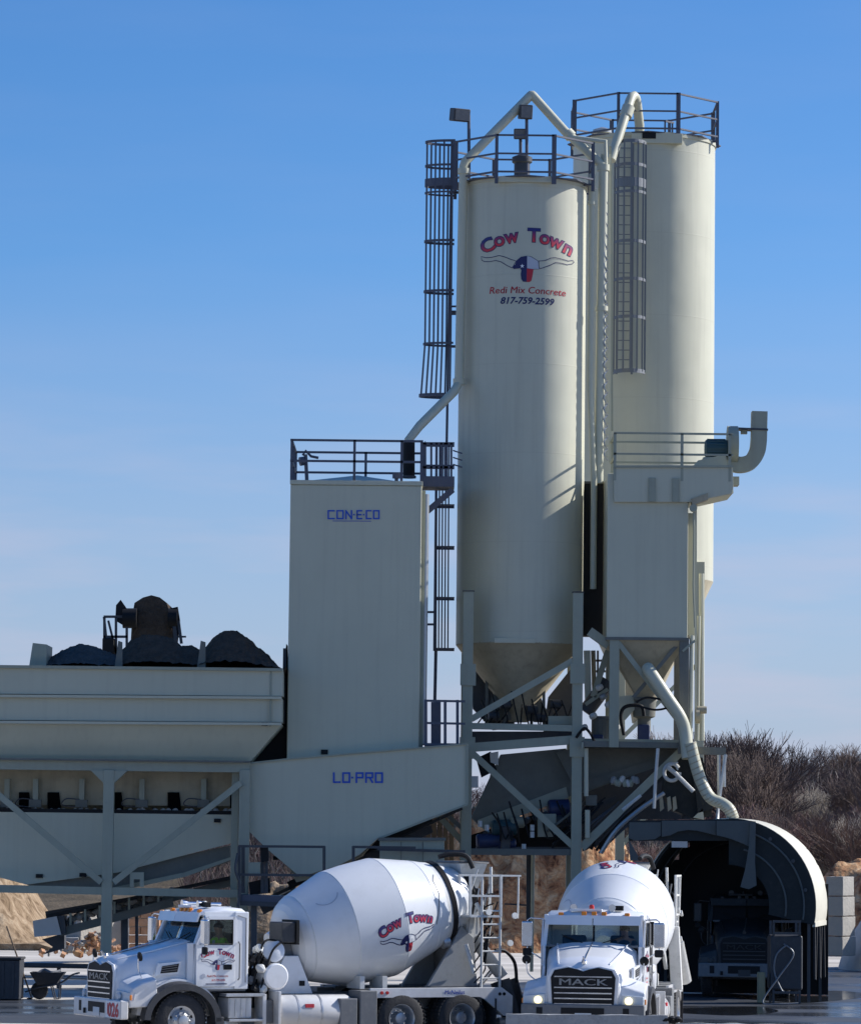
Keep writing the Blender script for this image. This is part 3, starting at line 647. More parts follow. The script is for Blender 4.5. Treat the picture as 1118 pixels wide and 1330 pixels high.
MB().lathe([(rzt+.02, .14), (rzt+.2, .14), (rzt+.22, .28), (rzt+.32, .28), (rzt+.4, .06)], (P(782,0,YR).x, YR-.6, 0), n=20).build('roof_vent', 'galvanised', S2, smooth=True)
for a_ in (40, 65, -60): 
    x, y = rx+.9*math.sin(R(a_)), YR-.9*math.cos(R(a_)); beam(S2, 'hatch_rail', (x, y, rzt), (x, y, rzt+.62), .05, .05, 'rail_steel')
beam(S2, 'hatch_rail', (rx+.55, YR-.69, rzt+.6), (rx+.85, YR-.38, rzt+.6), .05, .05, 'rail_steel')
for k, (px, Y) in enumerate(((908, YR-1.4), (806, YR-1.4), (908, YR+1.4), (806, YR+1.4))):
    x = P(px, 850, Y).x; MB().box(x-.13, x+.13, Y-.13, Y+.13, 0, rzb+.5).build('column', 'cream', S2, bevel=.01)
for Y in (YR-1.4, YR+1.4):
    pbeam(S2, 'brace', (806, 960), (908, 860), Y, .12, .1, 'cream'); pbeam(S2, 'brace', (806, 1100), (908, 975), Y, .12, .1, 'cream')
RC = thing('caged_ladder', 'grey caged ladder half lit by the sun on the front of the rear silo', 'ladder', P(805, 490, 111.5))
YL = YR-RR-.55
hoops = [(187,.10),(217,.09),(240,.26),(252,.08),(316,.09),(365,.09),(414,.09),(484,.12)]
def front_cage(par, px0, px1, rows, Y):
    xa, xb = P(px0, 300, Y).x, P(px1, 300, Y).x; w_ = xb-xa; cxx = (xa+xb)/2
    arc = [(cxx-w_/2*math.cos(math.pi*k/14), Y-.62*math.sin(math.pi*k/14)) for k in range(15)]
    for py, th in rows:
        z = P(px0, py, Y).z; bm_ = MB()
        for p, q in zip(arc, arc[1:]): bm_.bar((*p, z), (*q, z), .02, th, up=(0, 0, 1))
        bm_.build('cage_hoop', 'cage_grey', par)
    z0, z1 = P(px0, rows[0][0], Y).z, P(px0, rows[-1][0], Y).z
    for i in (1, 3, 5, 7, 9, 11, 13): beam(par, 'cage_strap', (*arc[i], z0), (*arc[i], z1), .05, .02, 'cage_grey')
front_cage(RC, 797, 838, hoops, YL)
a = P(812, 186, YL+.35); c = P(810, 486, YL+.35)
for s in (-.22, .22): beam(RC, 'ladder_rail', a+Vector((s, 0, 0)), c+Vector((s, 0, 0)), .06, .04, 'cage_grey')
for i in range(24): 
    q = a.lerp(c, (i+.5)/24); rod(RC, 'rung', [q-Vector((.22, 0, 0)), q+Vector((.22, 0, 0))], .015, 'cage_grey', 5)

# ================================================================== SQUARE TOWER
YT = 102.6
T = thing('square_silo', 'flat sided cream square silo with a railed roof left of the round silos', 'silo', P(460, 975, YT))
tl, trt = P(375.0, 800, YT).x, P(546.0, 800, YT).x
tz0, tz1 = P(460, 985, YT).z, P(460, 630, YT).z
MB().box(tl, trt, YT, YT+3.3, P(0, 990, YT).z, tz1).build('body', 'cream', T, bevel=.03)
MB().box(tl-.01, trt+.02, YT-.03, YT+3.35, tz1, tz1+.12).build('roof_edge', 'cream', T, bevel=.01)
c = Vector(((tl+trt)/2, YT+1.65, tz1+.12))
b = MB(); v = [b.b.verts.new(p) for p in ((tl+.35, YT+.3, c.z), (trt-.5, YT+.3, c.z), (trt-.5, YT+3, c.z), (tl+.35, YT+3, c.z), (c.x, c.y, c.z+.30))]
for i in range(4): b.face([v[i], v[(i+1) % 4], v[4]])
b.build('roof', 'cream', T)
rz = tz1+.12
xs = [tl+.02, tl+1.7, trt-.55, trt-.02]
for Y in (YT+.04, YT+3.25):
    for x in (xs if Y < YT+1 else [tl+.02, tl+1.95, trt-.02]): beam(T, 'rail_post', (x, Y, rz-.1), (x, Y, rz+1.1), .07, .05, 'rail_steel')
    for h in (1.08, .52): beam(T, 'rail', (tl-.02, Y, rz+h), (trt+.02, Y, rz+h), .06, .05, 'rail_steel')
for x in (tl+.02, trt-.02):
    beam(T, 'rail_post', (x, YT+1.65, rz-.1), (x, YT+1.65, rz+1.1), .06, .05, 'rail_steel')
    for h in (1.08, .52): beam(T, 'rail', (x, YT, rz+h), (x, YT+3.3, rz+h), .05, .05, 'rail_steel')
a = Vector((tl+.42, YT+.6, rz))
MB().tube([a, a+Vector((-.05, 0, .75))], .05, 8).tube([a+Vector((-.12, 0, .72)), a+Vector((-.05, 0, .85)), a+Vector((.1, 0, .7)), a+Vector((.3, 0, .66))], .04, 6).lathe([(0,.12),(.12,.12)], a+Vector((-.2,-.05,.55)), (1,.3,.2), 12).build('level_gauge', 'rail_steel', T)
MB().lathe([(0, .05), (.12, .05), (.12, .11), (.25, .11)], (P(522, 0, YT).x, YT+.5, rz), n=12).build('filler_cap', 'rail_steel', T)
x = P(552, 0, YT).x
rod(T, 'corner_pipe', [P(552.5, 642, YT+.5), P(548.5, 968, YT+.5)], .1, 'galvanised', 12)
MB().box(trt-.02, trt+.10, YT+.3, YT+.8, tz0, tz1-.1).build('corner_channel', 'frame', T)
for px, py in ((421, 973), ): MB().box(P(px-4, py, YT).x, P(px+5, py, YT).x, YT-.05, YT, P(0, 976, YT).z+.02, P(0, 970, YT).z+.02).build('bracket', 'black', T)
block_sign(T, [('C', 425.5, 435, 662.5, 674.5), ('O', 437, 446.5, 662.5, 674.5), ('N', 448.5, 457.5, 662.5, 674.5), ('.', 458.8, 461.6, 662.5, 674.5), ('E', 463, 470.6, 662.5, 674.5), ('.', 471.5, 474, 662.5, 674.5), ('C', 475, 482.6, 662.5, 674.5), ('O', 484.4, 493, 662.5, 674.5)], YT-.012, .038, 'lettering')
pbeam(T, 'lettering_underline', (432, 676.6), (482, 677), YT-.01, .014, .01, 'blue_letter')
# black filler added to darken the gap between bin and square silo
G = thing('dark_gap_filler', 'black filler added in the dark gap between the aggregate bin and the square silo', 'chute', P(350, 985, 103.4))
ppoly(G, 'gap_filler_side', [(372, 836), (368, 866), (366, 940), (322, 992), (374, 986)], 103.2, 1.2, 'black')
pbeam(G, 'edge_bar', (370, 842), (368.5, 940), 103.1, .09, .05, 'dark_steel')

# ================================================================== LOW CONVEYOR HOUSING
YH = 101.9
H = thing('conveyor_housing', 'wide cream sloping conveyor housing with blue square lettering low in the middle', 'conveyor housing', P(460, 1140, YH))
ppoly(H, 'side_plate', [(322, 991), (372, 985.5), (545, 971.5), (608, 965.5), (608, 1043), (552, 1064), (492, 1088), (467, 1110), (440, 1124), (390, 1139), (345, 1101), (322, 1078)], YH, 1.3, 'cream')
pbeam(H, 'edge_flange', (322, 991.5), (372, 986), YH-.03, .04, .05, 'frame'); pbeam(H, 'edge_flange', (372, 986), (608, 966), YH-.03, .04, .05, 'frame')
pbeam(H, 'edge_flange', (606.5, 968), (606.5, 1043), YH-.02, .07, .04, 'frame')
pbeam(H, 'edge_flange', (492, 1089), (608, 1044), YH-.03, .05, .06, 'frame')
ppoly(H, 'boot_hopper', [(352, 1100), (490, 1089), (470, 1112), (425, 1136), (385, 1146), (376, 1128)], YH+.35, 1.6, 'cream_dusty')
for px, py in ((354, 1110), (369, 1115)): MB().box(P(px, py, YH).x, P(px+8, py, YH).x, YH+.28, YH+.36, P(0, py+3, YH).z, P(0, py-2, YH).z).build('bolt_plate', 'black', H)
block_sign(H, [('L', 432.5, 442.5, 1003, 1017), ('O', 444.5, 455, 1003, 1017), ('.', 456.4, 460.4, 1003, 1017), ('P', 461.8, 472.2, 1003, 1017), ('R', 474.3, 484.8, 1003, 1017), ('O', 486.8, 497.4, 1003, 1017)], YH-.014, .046, 'lettering')
MB().box(P(317, 0, YH).x, P(326, 0, YH).x, YH-.05, YH+.2, .0, P(0, 990, YH).z).build('column', 'frame', H, bevel=.01)

# ================================================================== AGGREGATE BIN
YB = 101.5
B = thing('aggregate_bin', 'long cream ribbed aggregate bin on columns filling the left side', 'hopper', P(150, 1160, YB))
XL = -150
def strip(nm, y0, y1, off, d, m_='cream', xr=367, mat2=None, bot=0):
    a, b2, c, d_ = P(XL, y0-4, YB).copy(), P(xr, y0, YB), P(xr if bot == 0 else bot, y1, YB), P(XL, y1-4, YB)
    a.y = b2.y = YB+off; c.y = d_.y = YB+d
    mb = MB(); f = [d_, c, b2, a]; bk = [Vector((p.x, YB+3.4, p.z)) for p in f]; mb.hexa(f+bk); return mb.build(nm, m_, B)
strip('panel', 868, 904, 0, 0); strip('panel', 907, 938, .05, .05, xr=366); strip('panel', 941, 988, .03, .45, xr=366, bot=325)
for y_ in (905.5, 939.5):
    a = P(XL, y_-3.6, YB); c = P(366, y_, YB); MB().bar(a-Vector((0, .05, .02)), c-Vector((0, .05, .02)), .07, .09).build('flange', 'cream', B)
pbeam(B, 'top_edge', (XL, 864), (367, 870), YB-.03, .08, .12, 'frame')
pbeam(B, 'beam', (XL, 990), (325, 996), YB+.2, .30, .25, 'frame')
pbeam(B, 'flange', (XL, 984), (325, 989.5), YB+.02, .05, .12, 'dusty_frame')
MB().box(P(366, 0, YB).x-.05, P(366, 0, YB).x, YB-.02, YB+3.4, P(0, 940, YB).z, P(0, 868, YB).z).build('end_plate', 'frame', B)
# columns with haunches and braces
for Y in (YB+.12, YB+3.2):
    for px in (140.5, -130, 317):
        x = P(px, 1100, Y).x; w_ = .14
        MB().box(x-w_, x+w_, Y-.12, Y+.12, 0, P(px, 1000, Y).z).build('column', 'frame', B, bevel=.012)
        if px == 140.5:
            z1 = P(px, 1001, Y).z; z0 = P(px, 1017, Y).z
            for s in (-1, 1):
                MB().prism([(x+s*w_, Y-.1, z0), (x+s*.48, Y-.1, z1), (x+s*w_, Y-.1, z1)], (0, .2, 0)).build('haunch', 'frame', B)
        MB().box(x-.27, x+.27, Y-.25, Y+.25, 0, .03).build('base_plate', 'frame', B)
    for a, c in (((-130+10, 948+50), (132, 1146)), ((148, 1146), (313, 1017))):
        if a[0] < 0: a = (-60, 982)
        pbeam(B, 'brace', a, c, Y-.14, .16, .1)
    pbeam(B, 'beam', (XL, 1151), (313, 1161), Y, .20, .18)
x = P(316, 0, YB).x
# gate hoppers under the bin
ppoly(B, 'hopper_apron', [(XL, 985), (316, 990), (316, 1047), (XL, 1044)], YB+1.3, .08, 'cream_dusty')
gr_ = random.Random(5)
for px in (-95, 10, 47, 107, 185, 265, -60):
    q = P(px, 1024, YB+1.2)
    MB().box(q.x-.07, q.x+.07, YB+1.1, YB+1.25, q.z-.45, q.z+.25).build('air_cylinder', 'frame', B)
    rod(B, 'cylinder_rod', [q+Vector((0, -.05, -.4)), q+Vector((.02, -.05, -.75))], .035, 'galvanised')
    MB().box(q.x-.16, q.x+.16, YB+1.05, YB+1.2, q.z-.5, q.z-.3).build('clevis', 'dusty_frame', B)
    rod(B, 'air_hose', curve_pts([q+Vector((-.05, -.1, -.3)), q+Vector((-.4, -.14, -.28)), q+Vector((-.5, -.12, -.45)), q+Vector((0, -.1, -.5))]), .018, 'dark_steel', 5)
for px, pw in ((-75, 14), (25, 13), (62, 15), (149, 9), (218, 15), (299, 14), (165, 0)):
    if pw: ppoly(B, 'gate_opening', [(px, 1029), (px+pw, 1029), (px+pw+3, 1054), (px, 1054)], YB+1.22, .06, 'pit_black')
pbeam(B, 'belt_edge', (XL, 1050), (313, 1056), YB+1.0, .1, .3, 'black')
for i in range(34):
    px = -40+i*10.4+gr_.uniform(-3, 3); q = P(px, 1053.5, YB+.95)
    b = MB(); b.lathe([(-.06, .02), (-.02, .1), (.04, .08), (.08, .02)], q, (gr_.uniform(-.3,.3), gr_.uniform(-.3,.3), 1), 6).build('spilled_lump', 'concrete_block', B)
ppoly(B, 'hopper_back_wall', [(XL, 990), (313, 996), (313, 1080), (XL, 1076)], YB+2.9, .06, 'dusty_frame')
# belly: collecting conveyor casing
ppoly(B, 'conveyor_casing', [(XL, 1053), (313, 1058), (313, 1092), (235, 1112), (155, 1133), (35, 1149), (XL, 1100)], YB+.85, .1, 'cream')
ppoly(B, 'casing_bottom', [(35, 1149), (155, 1133), (235, 1112), (298, 1098), (300, 1118), (240, 1138), (150, 1158), (60, 1158)], YB+1.0, 1.2, 'dusty_frame')
ppoly(B, 'casing_lip', [(150, 1152), (240, 1133), (300, 1113), (300, 1117), (240, 1139), (150, 1158)], YB+.9, .08, 'frame')
ppoly(B, 'bracket', [(169, 1133), (187, 1133), (187, 1152), (182, 1152), (182, 1142), (174, 1142), (174, 1152), (169, 1152)], YB+.6, .1, 'cream')
for px, py in ((47, 1137), (104, 1135), (280, 1062)): MB().box(P(px-4, py, YB).x, P(px+5, py, YB).x, YB+.78, YB+.86, P(0, py+3, YB).z, P(0, py-2, YB).z).build('hand_hole', 'black', B)
MB().box(P(344, 936, YB).x-.08, P(344, 936, YB).x+.08, YB-.04, YB+.06, P(0, 939, YB).z, P(0, 934.5, YB).z).build('lifting_lug', 'black', B)
# divider plates sticking up, and piles
for i, (x0, x1, y0) in enumerate(((38, 61, 836), (149, 159, 832), (256, 267, 832))):
    lab = ('pale bent divider plate standing up left of the grey gravel pile', 'narrow divider plate between the grey pile and the middle dark pile', 'narrow divider plate between the middle and the right dark piles')[i]
    t = thing('divider_plate', lab, 'plate', P((x0+x1)/2, 866, YB+1))
    ppoly(t, 'plate', [(x0, 868), (x0+5, y0), (x1, y0+2), (x1, 868)] if i else [(38, 867), (43, 835), (61, 837), (60, 867)], YB+.5, .12 if i else 1.6, 'frame' if i == 0 else 'dusty_frame')
def pile(label, px0, px1, py_top, pts, m_, Y, seed, y_base=868):
    """aggregate heap: profile given by pts (px, py) swept to the back with lumps"""
    n1, n2 = 90, 44; X0, X1 = P(px0, y_base, Y).x, P(px1, y_base, Y).x; Zb = P((px0+px1)/2, y_base-1.5, Y).z
    prof_ = [(P(a, c, Y+1.2).x, P(a, c, Y+1.2).z) for a, c in pts]
    def hz(x):
        for (xa, za), (xb, zb_) in zip(prof_, prof_[1:]):
            if xa <= x <= xb: t = (x-xa)/(xb-xa); return za+(zb_-za)*t
        return Zb
    mb = MB(); vs = []
    for j in range(n2+1):
        for i in range(n1+1):
            x = X0+(X1-X0)*i/n1; y = Y+2.6*j/n2; k = 1-abs(j/n2-.46)/.54; k = max(0, k)
            z = Zb+(hz(x)-Zb)*k+.05*noise.fractal(Vector((x*6, y*6, seed)), 1, 2, 5)*(k > 0)
            vs.append(mb.b.verts.new((x, y, z)))
    for j in range(n2):
        for i in range(n1): a = j*(n1+1)+i; mb.face([vs[a], vs[a+1], vs[a+n1+2], vs[a+n1+1]])
    o = mb.build('gravel_pile', m_, smooth='all'); return tag(o, label, 'gravel pile')
pile('blue grey gravel pile, leftmost heap in the bin', 55, 158, 835, [(55, 872), (62, 858), (75, 848), (92, 840), (106, 836), (120, 838), (136, 845), (150, 850), (158, 855)], 'aggregate_grey', YB+.5, 1)
pile('dark gravel heap in the middle of the bin, below the belt conveyor', 150, 266, 822, [(150, 868), (158, 845), (170, 832), (185, 825), (205, 824), (224, 828), (236, 838), (250, 838), (262, 845), (266, 858)], 'aggregate_dark', YB+.6, 2)
pile('tall dark gravel heap at the right end of the bin', 258, 372, 818, [(258, 868), (264, 845), (278, 826), (292, 819), (308, 819), (320, 826), (334, 838), (350, 852), (364, 869), (372, 880)], 'aggregate_dark', YB+.45, 3)
# charging conveyor whose head shows above the piles
Q = thing('belt_conveyor', 'black loaded belt conveyor head with a small railed walkway above the gravel piles', 'conveyor', P(195, 870, 107))
mb = MB(); rr_ = random.Random(8)
outl = [(168, 870), (172, 800), (175, 783), (186, 776), (197, 773), (208, 776), (217, 783), (222, 800), (229, 870)]
mb.prism([P(a, c, 106.2) for a, c in outl], (0, 2.2, 0)); mb.build('head_casing', 'aggregate_dark', Q)
for sx, (xa, xb) in ((-1, (150, 166)), (1, (224, 236))):
    MB().tube([P(160 if sx < 0 else 219, 803, 106), P(178 if sx < 0 else 231, 803, 106)], .28, 14).build('pulley_bearing', 'black', Q, smooth=True)
ppoly(Q, 'side_guard', [(150, 806), (151, 786), (157, 779), (166, 792), (168, 810), (160, 812)], 105.9, .15, 'black')
ppoly(Q, 'side_guard', [(222, 790), (231, 788), (234, 806), (231, 835), (225, 833)], 105.9, .15, 'black')
pbeam(Q, 'frame_leg', (226, 800), (231, 868), 105.9, .1, .1, 'dark_steel'); pbeam(Q, 'frame_leg', (232, 806), (236, 836), 105.9, .08, .08, 'dark_steel'); pbeam(Q, 'motor_arm', (226, 827), (242, 827), 105.9, .05, .05, 'dark_steel')
for px in (136, 151, 165): pbeam(Q, 'rail_post', (px, 802), (px, 868), 105.9, .07, .05, 'dark_steel')
pbeam(Q, 'rail_post', (135.5, 801), (142, 868), 106.6, .07, .05, 'dark_steel')
for py in (801, 827): pbeam(Q, 'rail', (135, py), (166, py), 105.9, .07, .05, 'dark_steel')
pbeam(Q, 'frame_leg', (141, 806), (152, 850), 105.9, .06, .05, 'dark_steel')
MB().box(P(150, 0, 106).x, P(165, 0, 106).x, 105.6, 106.2, P(0, 850, 106).z, P(0, 828, 106).z).build('motor', 'black', Q, bevel=.03)

# tail conveyor below the bin
K = thing('tail_conveyor', 'low dark inclined conveyor tail with a boxy blue grey end guard under the bin', 'conveyor', P(60, 1215, 103.5))
YK = 103.6
ppoly(K, 'tail_guard', [(43, 1196), (74, 1190), (80, 1214), (45, 1217)], YK-.25, .9, 'galvanised')
ppoly(K, 'guard_end', [(74, 1190), (84, 1189), (86, 1212), (80, 1214)], YK-.2, .8, 'dark_steel')
pbeam(K, 'stringer', (78, 1211), (225, 1172), YK, .22, .12, 'dusty_frame'); pbeam(K, 'stringer', (60, 1188), (225, 1160), YK+.9, .18, .12, 'dark_steel')
pbeam(K, 'stringer', (150, 1186), (300, 1146), YK+.4, .2, .12, 'dusty_frame')
for i in range(7):
    px = 92+i*19; py = 1200-i*5
    rod(K, 'idler_roller', [P(px, py, YK+.05), P(px+4, py, YK+.9)], .09, 'dark_steel'); pbeam(K, 'idler_post', (px, py+2), (px, py-14), YK-.02, .06, .05, 'frame')
b = MB()
for i in range(26):
    px = 95+i*5.2; q = P(px+rr_.uniform(-2, 2), 1193-i*1.42+rr_.uniform(-1.5, 1.5), YK+rr_.uniform(.2, .7)); b.lathe([(-.1, .03), (-.03, rr_.uniform(.12, .2)), (.06, .12), (.12, .02)], q, (rr_.uniform(-.4,.4), rr_.uniform(-.4,.4), 1), 7)
b.build('carried_stone', 'concrete_block', K)
MB().bar(P(62, 1190, YK+.45), P(300, 1140, YK+.45), .1, .8).build('belt', 'rubber', K)
ppoly(K, 'spill_plate', [(55, 1220), (84, 1212), (84, 1232), (56, 1240), (69, 1230)], YK+1, .5, 'dark_steel')
for px in (170, 186): pbeam(K, 'post', (px-8, 1180), (px-8, 1262), YK+.5, .18 if px == 170 else .08, .12, 'dark_steel')
# ================================================================== DUST COLLECTOR
YD = 103.5
D = thing('dust_collector', 'boxy cream dust collector with railed top and pyramid hopper right of the emblem silo', 'dust collector', P(842, 960, YD))
x0, x1 = P(788, 720, YD).x, P(893, 720, YD).x; zt_, zb_ = P(0, 606, YD).z, P(0, 820, YD).z
MB().box(x0, x1, YD, YD+2.3, zb_, zt_).build('body', 'cream', D, bevel=.02)
MB().box(x0-.02, x1+.04, YD-.03, YD+2.34, zb_-.05, zb_+.03).build('base_flange', 'dusty_frame', D)
MB().box(x1+.002, x1+.22, YD+.35, YD+2.1, zb_+.1, P(0, 655, YD).z).build('side_duct', 'cream', D, bevel=.02)
ppoly(D, 'platform_skirt', [(797, 606), (951, 606), (952, 633), (950, 641), (917, 648), (896, 652), (797, 652)], YD-.10, .09, 'cream', bevel=.006)
ppoly(D, 'fan_shelf', [(895, 606), (950, 606), (952, 640), (917, 648), (895, 652)], YD+.002, 2.2, 'cream')
ppoly(D, 'shelf_gusset', [(897, 648), (919, 640), (919, 649), (899, 656)], YD-.16, .5, 'cream_dusty')
for px in (845.5, 876): MB().box(P(px, 0, YD).x, P(px+9, 0, YD).x, YD-.16, YD-.10, P(0, 643, YD).z, P(0, 612, YD).z).build('lifting_bracket', 'frame', D, bevel=.01)
pbeam(D, 'skirt_edge', (797, 606), (951, 606), YD-.12, .06, .05, 'frame')
rz = P(0, 606, YD).z; rt = P(0, 554, YD).z
xa, xb = P(798, 580, YD).x, P(949, 580, YD).x
for Y in (YD-.08, YD+2.2):
    for px in ((798, 885, 947) if Y < YD+1 else (800, 892, 947)):
        x = P(px, 580, YD).x; beam(D, 'rail_post', (x, Y, rz-.2), (x, Y, rt), .075, .05, 'frame')
    for h in (1, .48): beam(D, 'rail', (xa-.03, Y, rz+(rt-rz)*h), (xb+.05, Y, rz+(rt-rz)*h), .055, .05, 'frame')
for x in (xa, xb):
    for h in (.98, .46): beam(D, 'rail', (x, YD-.08, rz+(rt-rz)*h), (x, YD+2.2, rz+(rt-rz)*h), .05, .05, 'frame')
# hopper, legs and braces
hx = (x0+x1)/2; q = P(845, 905, YD); zh = q.z
b = MB(); top = [(x0+.02, YD+.02), (x1-.02, YD+.02), (x1-.02, YD+2.28), (x0+.02, YD+2.28)]; bot = [(hx-.2, YD+.95), (hx+.2, YD+.95), (hx+.2, YD+1.35), (hx-.2, YD+1.35)]
tv = [b.b.verts.new((*p, zb_-.02)) for p in top]; bv = [b.b.verts.new((*p, zh)) for p in bot]
for i in range(4): b.face([tv[i], tv[(i+1) % 4], bv[(i+1) % 4], bv[i]])
b.face(bv[::-1]); b.build('hopper', 'cream_dusty', D)
MB().box(hx-.3, hx+.3, YD+.85, YD+1.45, zh-.05, zh+.02).build('hopper_flange', 'dusty_frame', D)
b = MB().lathe([(0, .33), (-.5, .3), (-.55, .18), (-.9, .18)], (hx, YD+1.15, zh), (0, 0, 1), 20); b.build('rotary_valve', 'dusty_frame', D, smooth=True)
MB().box(hx-.18, hx+.14, YD+.9, YD+1.2, zh-1.15, zh-.72).build('valve_motor', 'motor_blue', D, bevel=.03)
for px in (797.5, 888):
    for Y in (YD+.1, YD+2.2):
        x = P(px, 880, YD).x; MB().box(x-.13, x+.13, Y-.1, Y+.1, P(0, 962, YD).z, zb_-.05).build('leg', 'frame' if px < 800 else 'dusty_frame', D, bevel=.01)
for Y in (YD+.06, YD+2.2):
    pbeam(D, 'brace', (799, 830), (886, 944), Y, .13, .08); pbeam(D, 'brace', (887, 828), (822, 906), Y+.1, .10, .06, 'dusty_frame')
pbeam(D, 'tie_pipe', (886, 846), (902, 832), YD, .06, .06)
# fan and outlet duct
q = P(929, 583, YD+.8)
b = MB().lathe([(-.30, .20), (-.26, .25), (.2, .25), (.3, .25), (.34, .14)], q, (1, 0, 0), 24); b.build('fan_motor', 'motor_teal', D, smooth=True)
b = MB()
for k in range(16): a_ = k*math.pi/8; b.bar(q+Vector((-.24, math.cos(a_)*.26, math.sin(a_)*.26)), q+Vector((.26, math.cos(a_)*.26, math.sin(a_)*.26)), .03, .02)
b.build('cooling_fin', 'motor_teal', D)
MB().box(q.x-.35, q.x+.35, q.y-.25, q.y+.25, q.z-.5, q.z-.25).build('motor_base', 'cream', D)
ppoly(D, 'base_ramp', [(898, 607), (906, 598), (942, 590), (944, 607)], YD+.45, .8, 'cream')
MB().lathe([(0, .52), (.28, .52)], P(944, 578, YD+.8), (1, 0, 0), 32).build('fan_housing', 'frame', D, smooth=True)
dp = curve_pts([P(948, 602, YD+.8), P(962, 604, YD+.8), P(974, 600, YD+.8), P(982, 588, YD+.8), P(984.5, 574, YD+.8), P(985, 556, YD+.8), P(985.5, 535, YD+.8)], 5)
MB().tube(dp, .2, sq=(.42, .40)).build('outlet_duct', 'frame', D)
MB().box(P(967, 0, YD).x, P(975, 0, YD).x, YD+.7, YD+.9, P(0, 549, YD).z, P(0, 542, YD).z).build('duct_port', 'frame', D)
pbeam(D, 'duct_strap', (948, 557), (996, 559), YD+.8, .05, .46, 'dark_steel')
MB().box(P(950, 0, YD).x, P(964, 0, YD).x, YD+.5, YD+1.1, P(0, 617, YD).z, P(0, 606, YD).z).build('duct_foot', 'frame', D)
rod(D, 'ladder_pipe', [P(900, 648, YD-.02), P(901, 690, YD-.02), P(900, 760, YD-.02), P(902, 815, YD-.02)], .03, 'frame', 6)
b = MB().lathe([(-.1, .1), (.1, .1)], P(900, 660, YD-.1), (0, 1, 0), 12); b.build('air_filter', 'frame', D)
pbeam(D, 'air_line', (903, 655), (903, 940), YD+.2, .06, .06, 'cream')
# dust return duct and hose
DU = thing('dust_duct', 'pale round duct bending down from the collector hopper to the top of the dark shroud', 'duct', P(950, 1062, 102.6))
MB().tube(curve_pts([P(841, 868, YD-.02), P(846, 876, YD-.25), P(866, 906, YD-.35), P(882, 930, YD-.35), P(889, 950, YD-.3), P(893, 985, YD-.4)], 6), .17, 18).build('upper_duct', 'cream', DU, smooth=True)
MB().tube(curve_pts([P(896, 965, YD-.5), P(902, 990, YD-.5), P(910, 1015, YD-.5), P(922, 1036, YD-.6), P(938, 1044, YD-.7), P(947, 1052, YD-.8), P(952, 1064, YD-.8)], 8), .16, 16).build('flexible_hose', 'cream', DU, smooth=True)
b = MB()
for t in curve_pts([P(896, 965, YD-.5), P(902, 990, YD-.5), P(910, 1015, YD-.5), P(922, 1036, YD-.6), P(938, 1044, YD-.7), P(947, 1052, YD-.8), P(952, 1064, YD-.8)], 7)[1::2]: b.lathe([(-.02, .16), (0, .168), (.02, .16)], t, (.5, 0, -1), 14)
b.build('hose_rib', 'cream_dusty', DU)
MB().lathe([(0,.1),(.25,.1)], P(905, 922, YD+.2), (1,0,0), 12).lathe([(0,.2),(.1,.2)], P(903, 930, YD+.2), (1,0,0), 12).build('valve', 'cream_dusty', DU)
rod(DU, 'support_pipe', [P(907, 800, YD+.5), P(905, 962, YD+.5)], .05, 'cream', 8); rod(DU, 'support_pipe', [P(898, 825, YD+.1), P(896, 962, YD+.1)], .06, 'cream', 8)
rod(DU, 'support_pipe', [P(910.5, 745, YD+.8), P(911, 962, YD+.8)], .07, 'cream', 8)
MB().prism([P(795, 905, YD+1), P(820, 903, YD+1), P(832, 912, YD+1), P(812, 935, YD+1), P(802, 936, YD+1)], (0, .5, 0)).build('bypass_box', 'cream', DU)

# ================================================================== BATCHER AND CONVEYOR UNDER THE SILOS
BT = thing('cement_batcher', 'dusty weigh batcher and dark fittings hung under the cone of the emblem silo', 'batcher', P(680, 962, 105.4))
YC = 105.6
ppoly(BT, 'weigh_hopper', [(640, 902), (700, 902), (716, 935), (628, 935)], YC+.2, 1.2, 'dusty_frame')
ppoly(BT, 'control_box', [(712, 930), (744, 930), (744, 941), (712, 941)], YC-1.3, .4, 'frame')
for px in (632, 655, 690, 706): pbeam(BT, 'hanger', (px, 880), (px, 945), YC+.1, .08, .08, 'dusty_frame')
ppoly(BT, 'screw_casing', [(612, 870), (632, 862), (668, 925), (668, 945), (640, 948), (614, 920)], YC+.9, .5, 'dark_steel')
ppoly(BT, 'screw_casing', [(744, 865), (742, 960), (706, 950), (712, 905)], YC+1.3, .5, 'dark_steel')
ppoly(BT, 'floor_plate', [(610, 950), (745, 950), (745, 965), (610, 970)], YC+.2, 1.6, 'dark_steel')
for px, py in ((655, 915), (690, 922), (720, 915), (640, 930), (700, 932)):
    q = P(px, py, YC-.2); MB().lathe([(-.15, .13), (.15, .13)], q, (1, .3, 0), 12).build('vibrator', 'dark_steel', BT)
b = MB()
for i in range(9):
    px = 625+i*13; b.tube(curve_pts([P(px, 905+rnd.uniform(-8, 8), YC-.3), P(px+8, 935, YC-.5), P(px+rnd.uniform(-9, 15), 945, YC-.4), P(px+14, 915, YC-.2)], 4), .022, 5)
b.build('air_hose', 'black', BT)
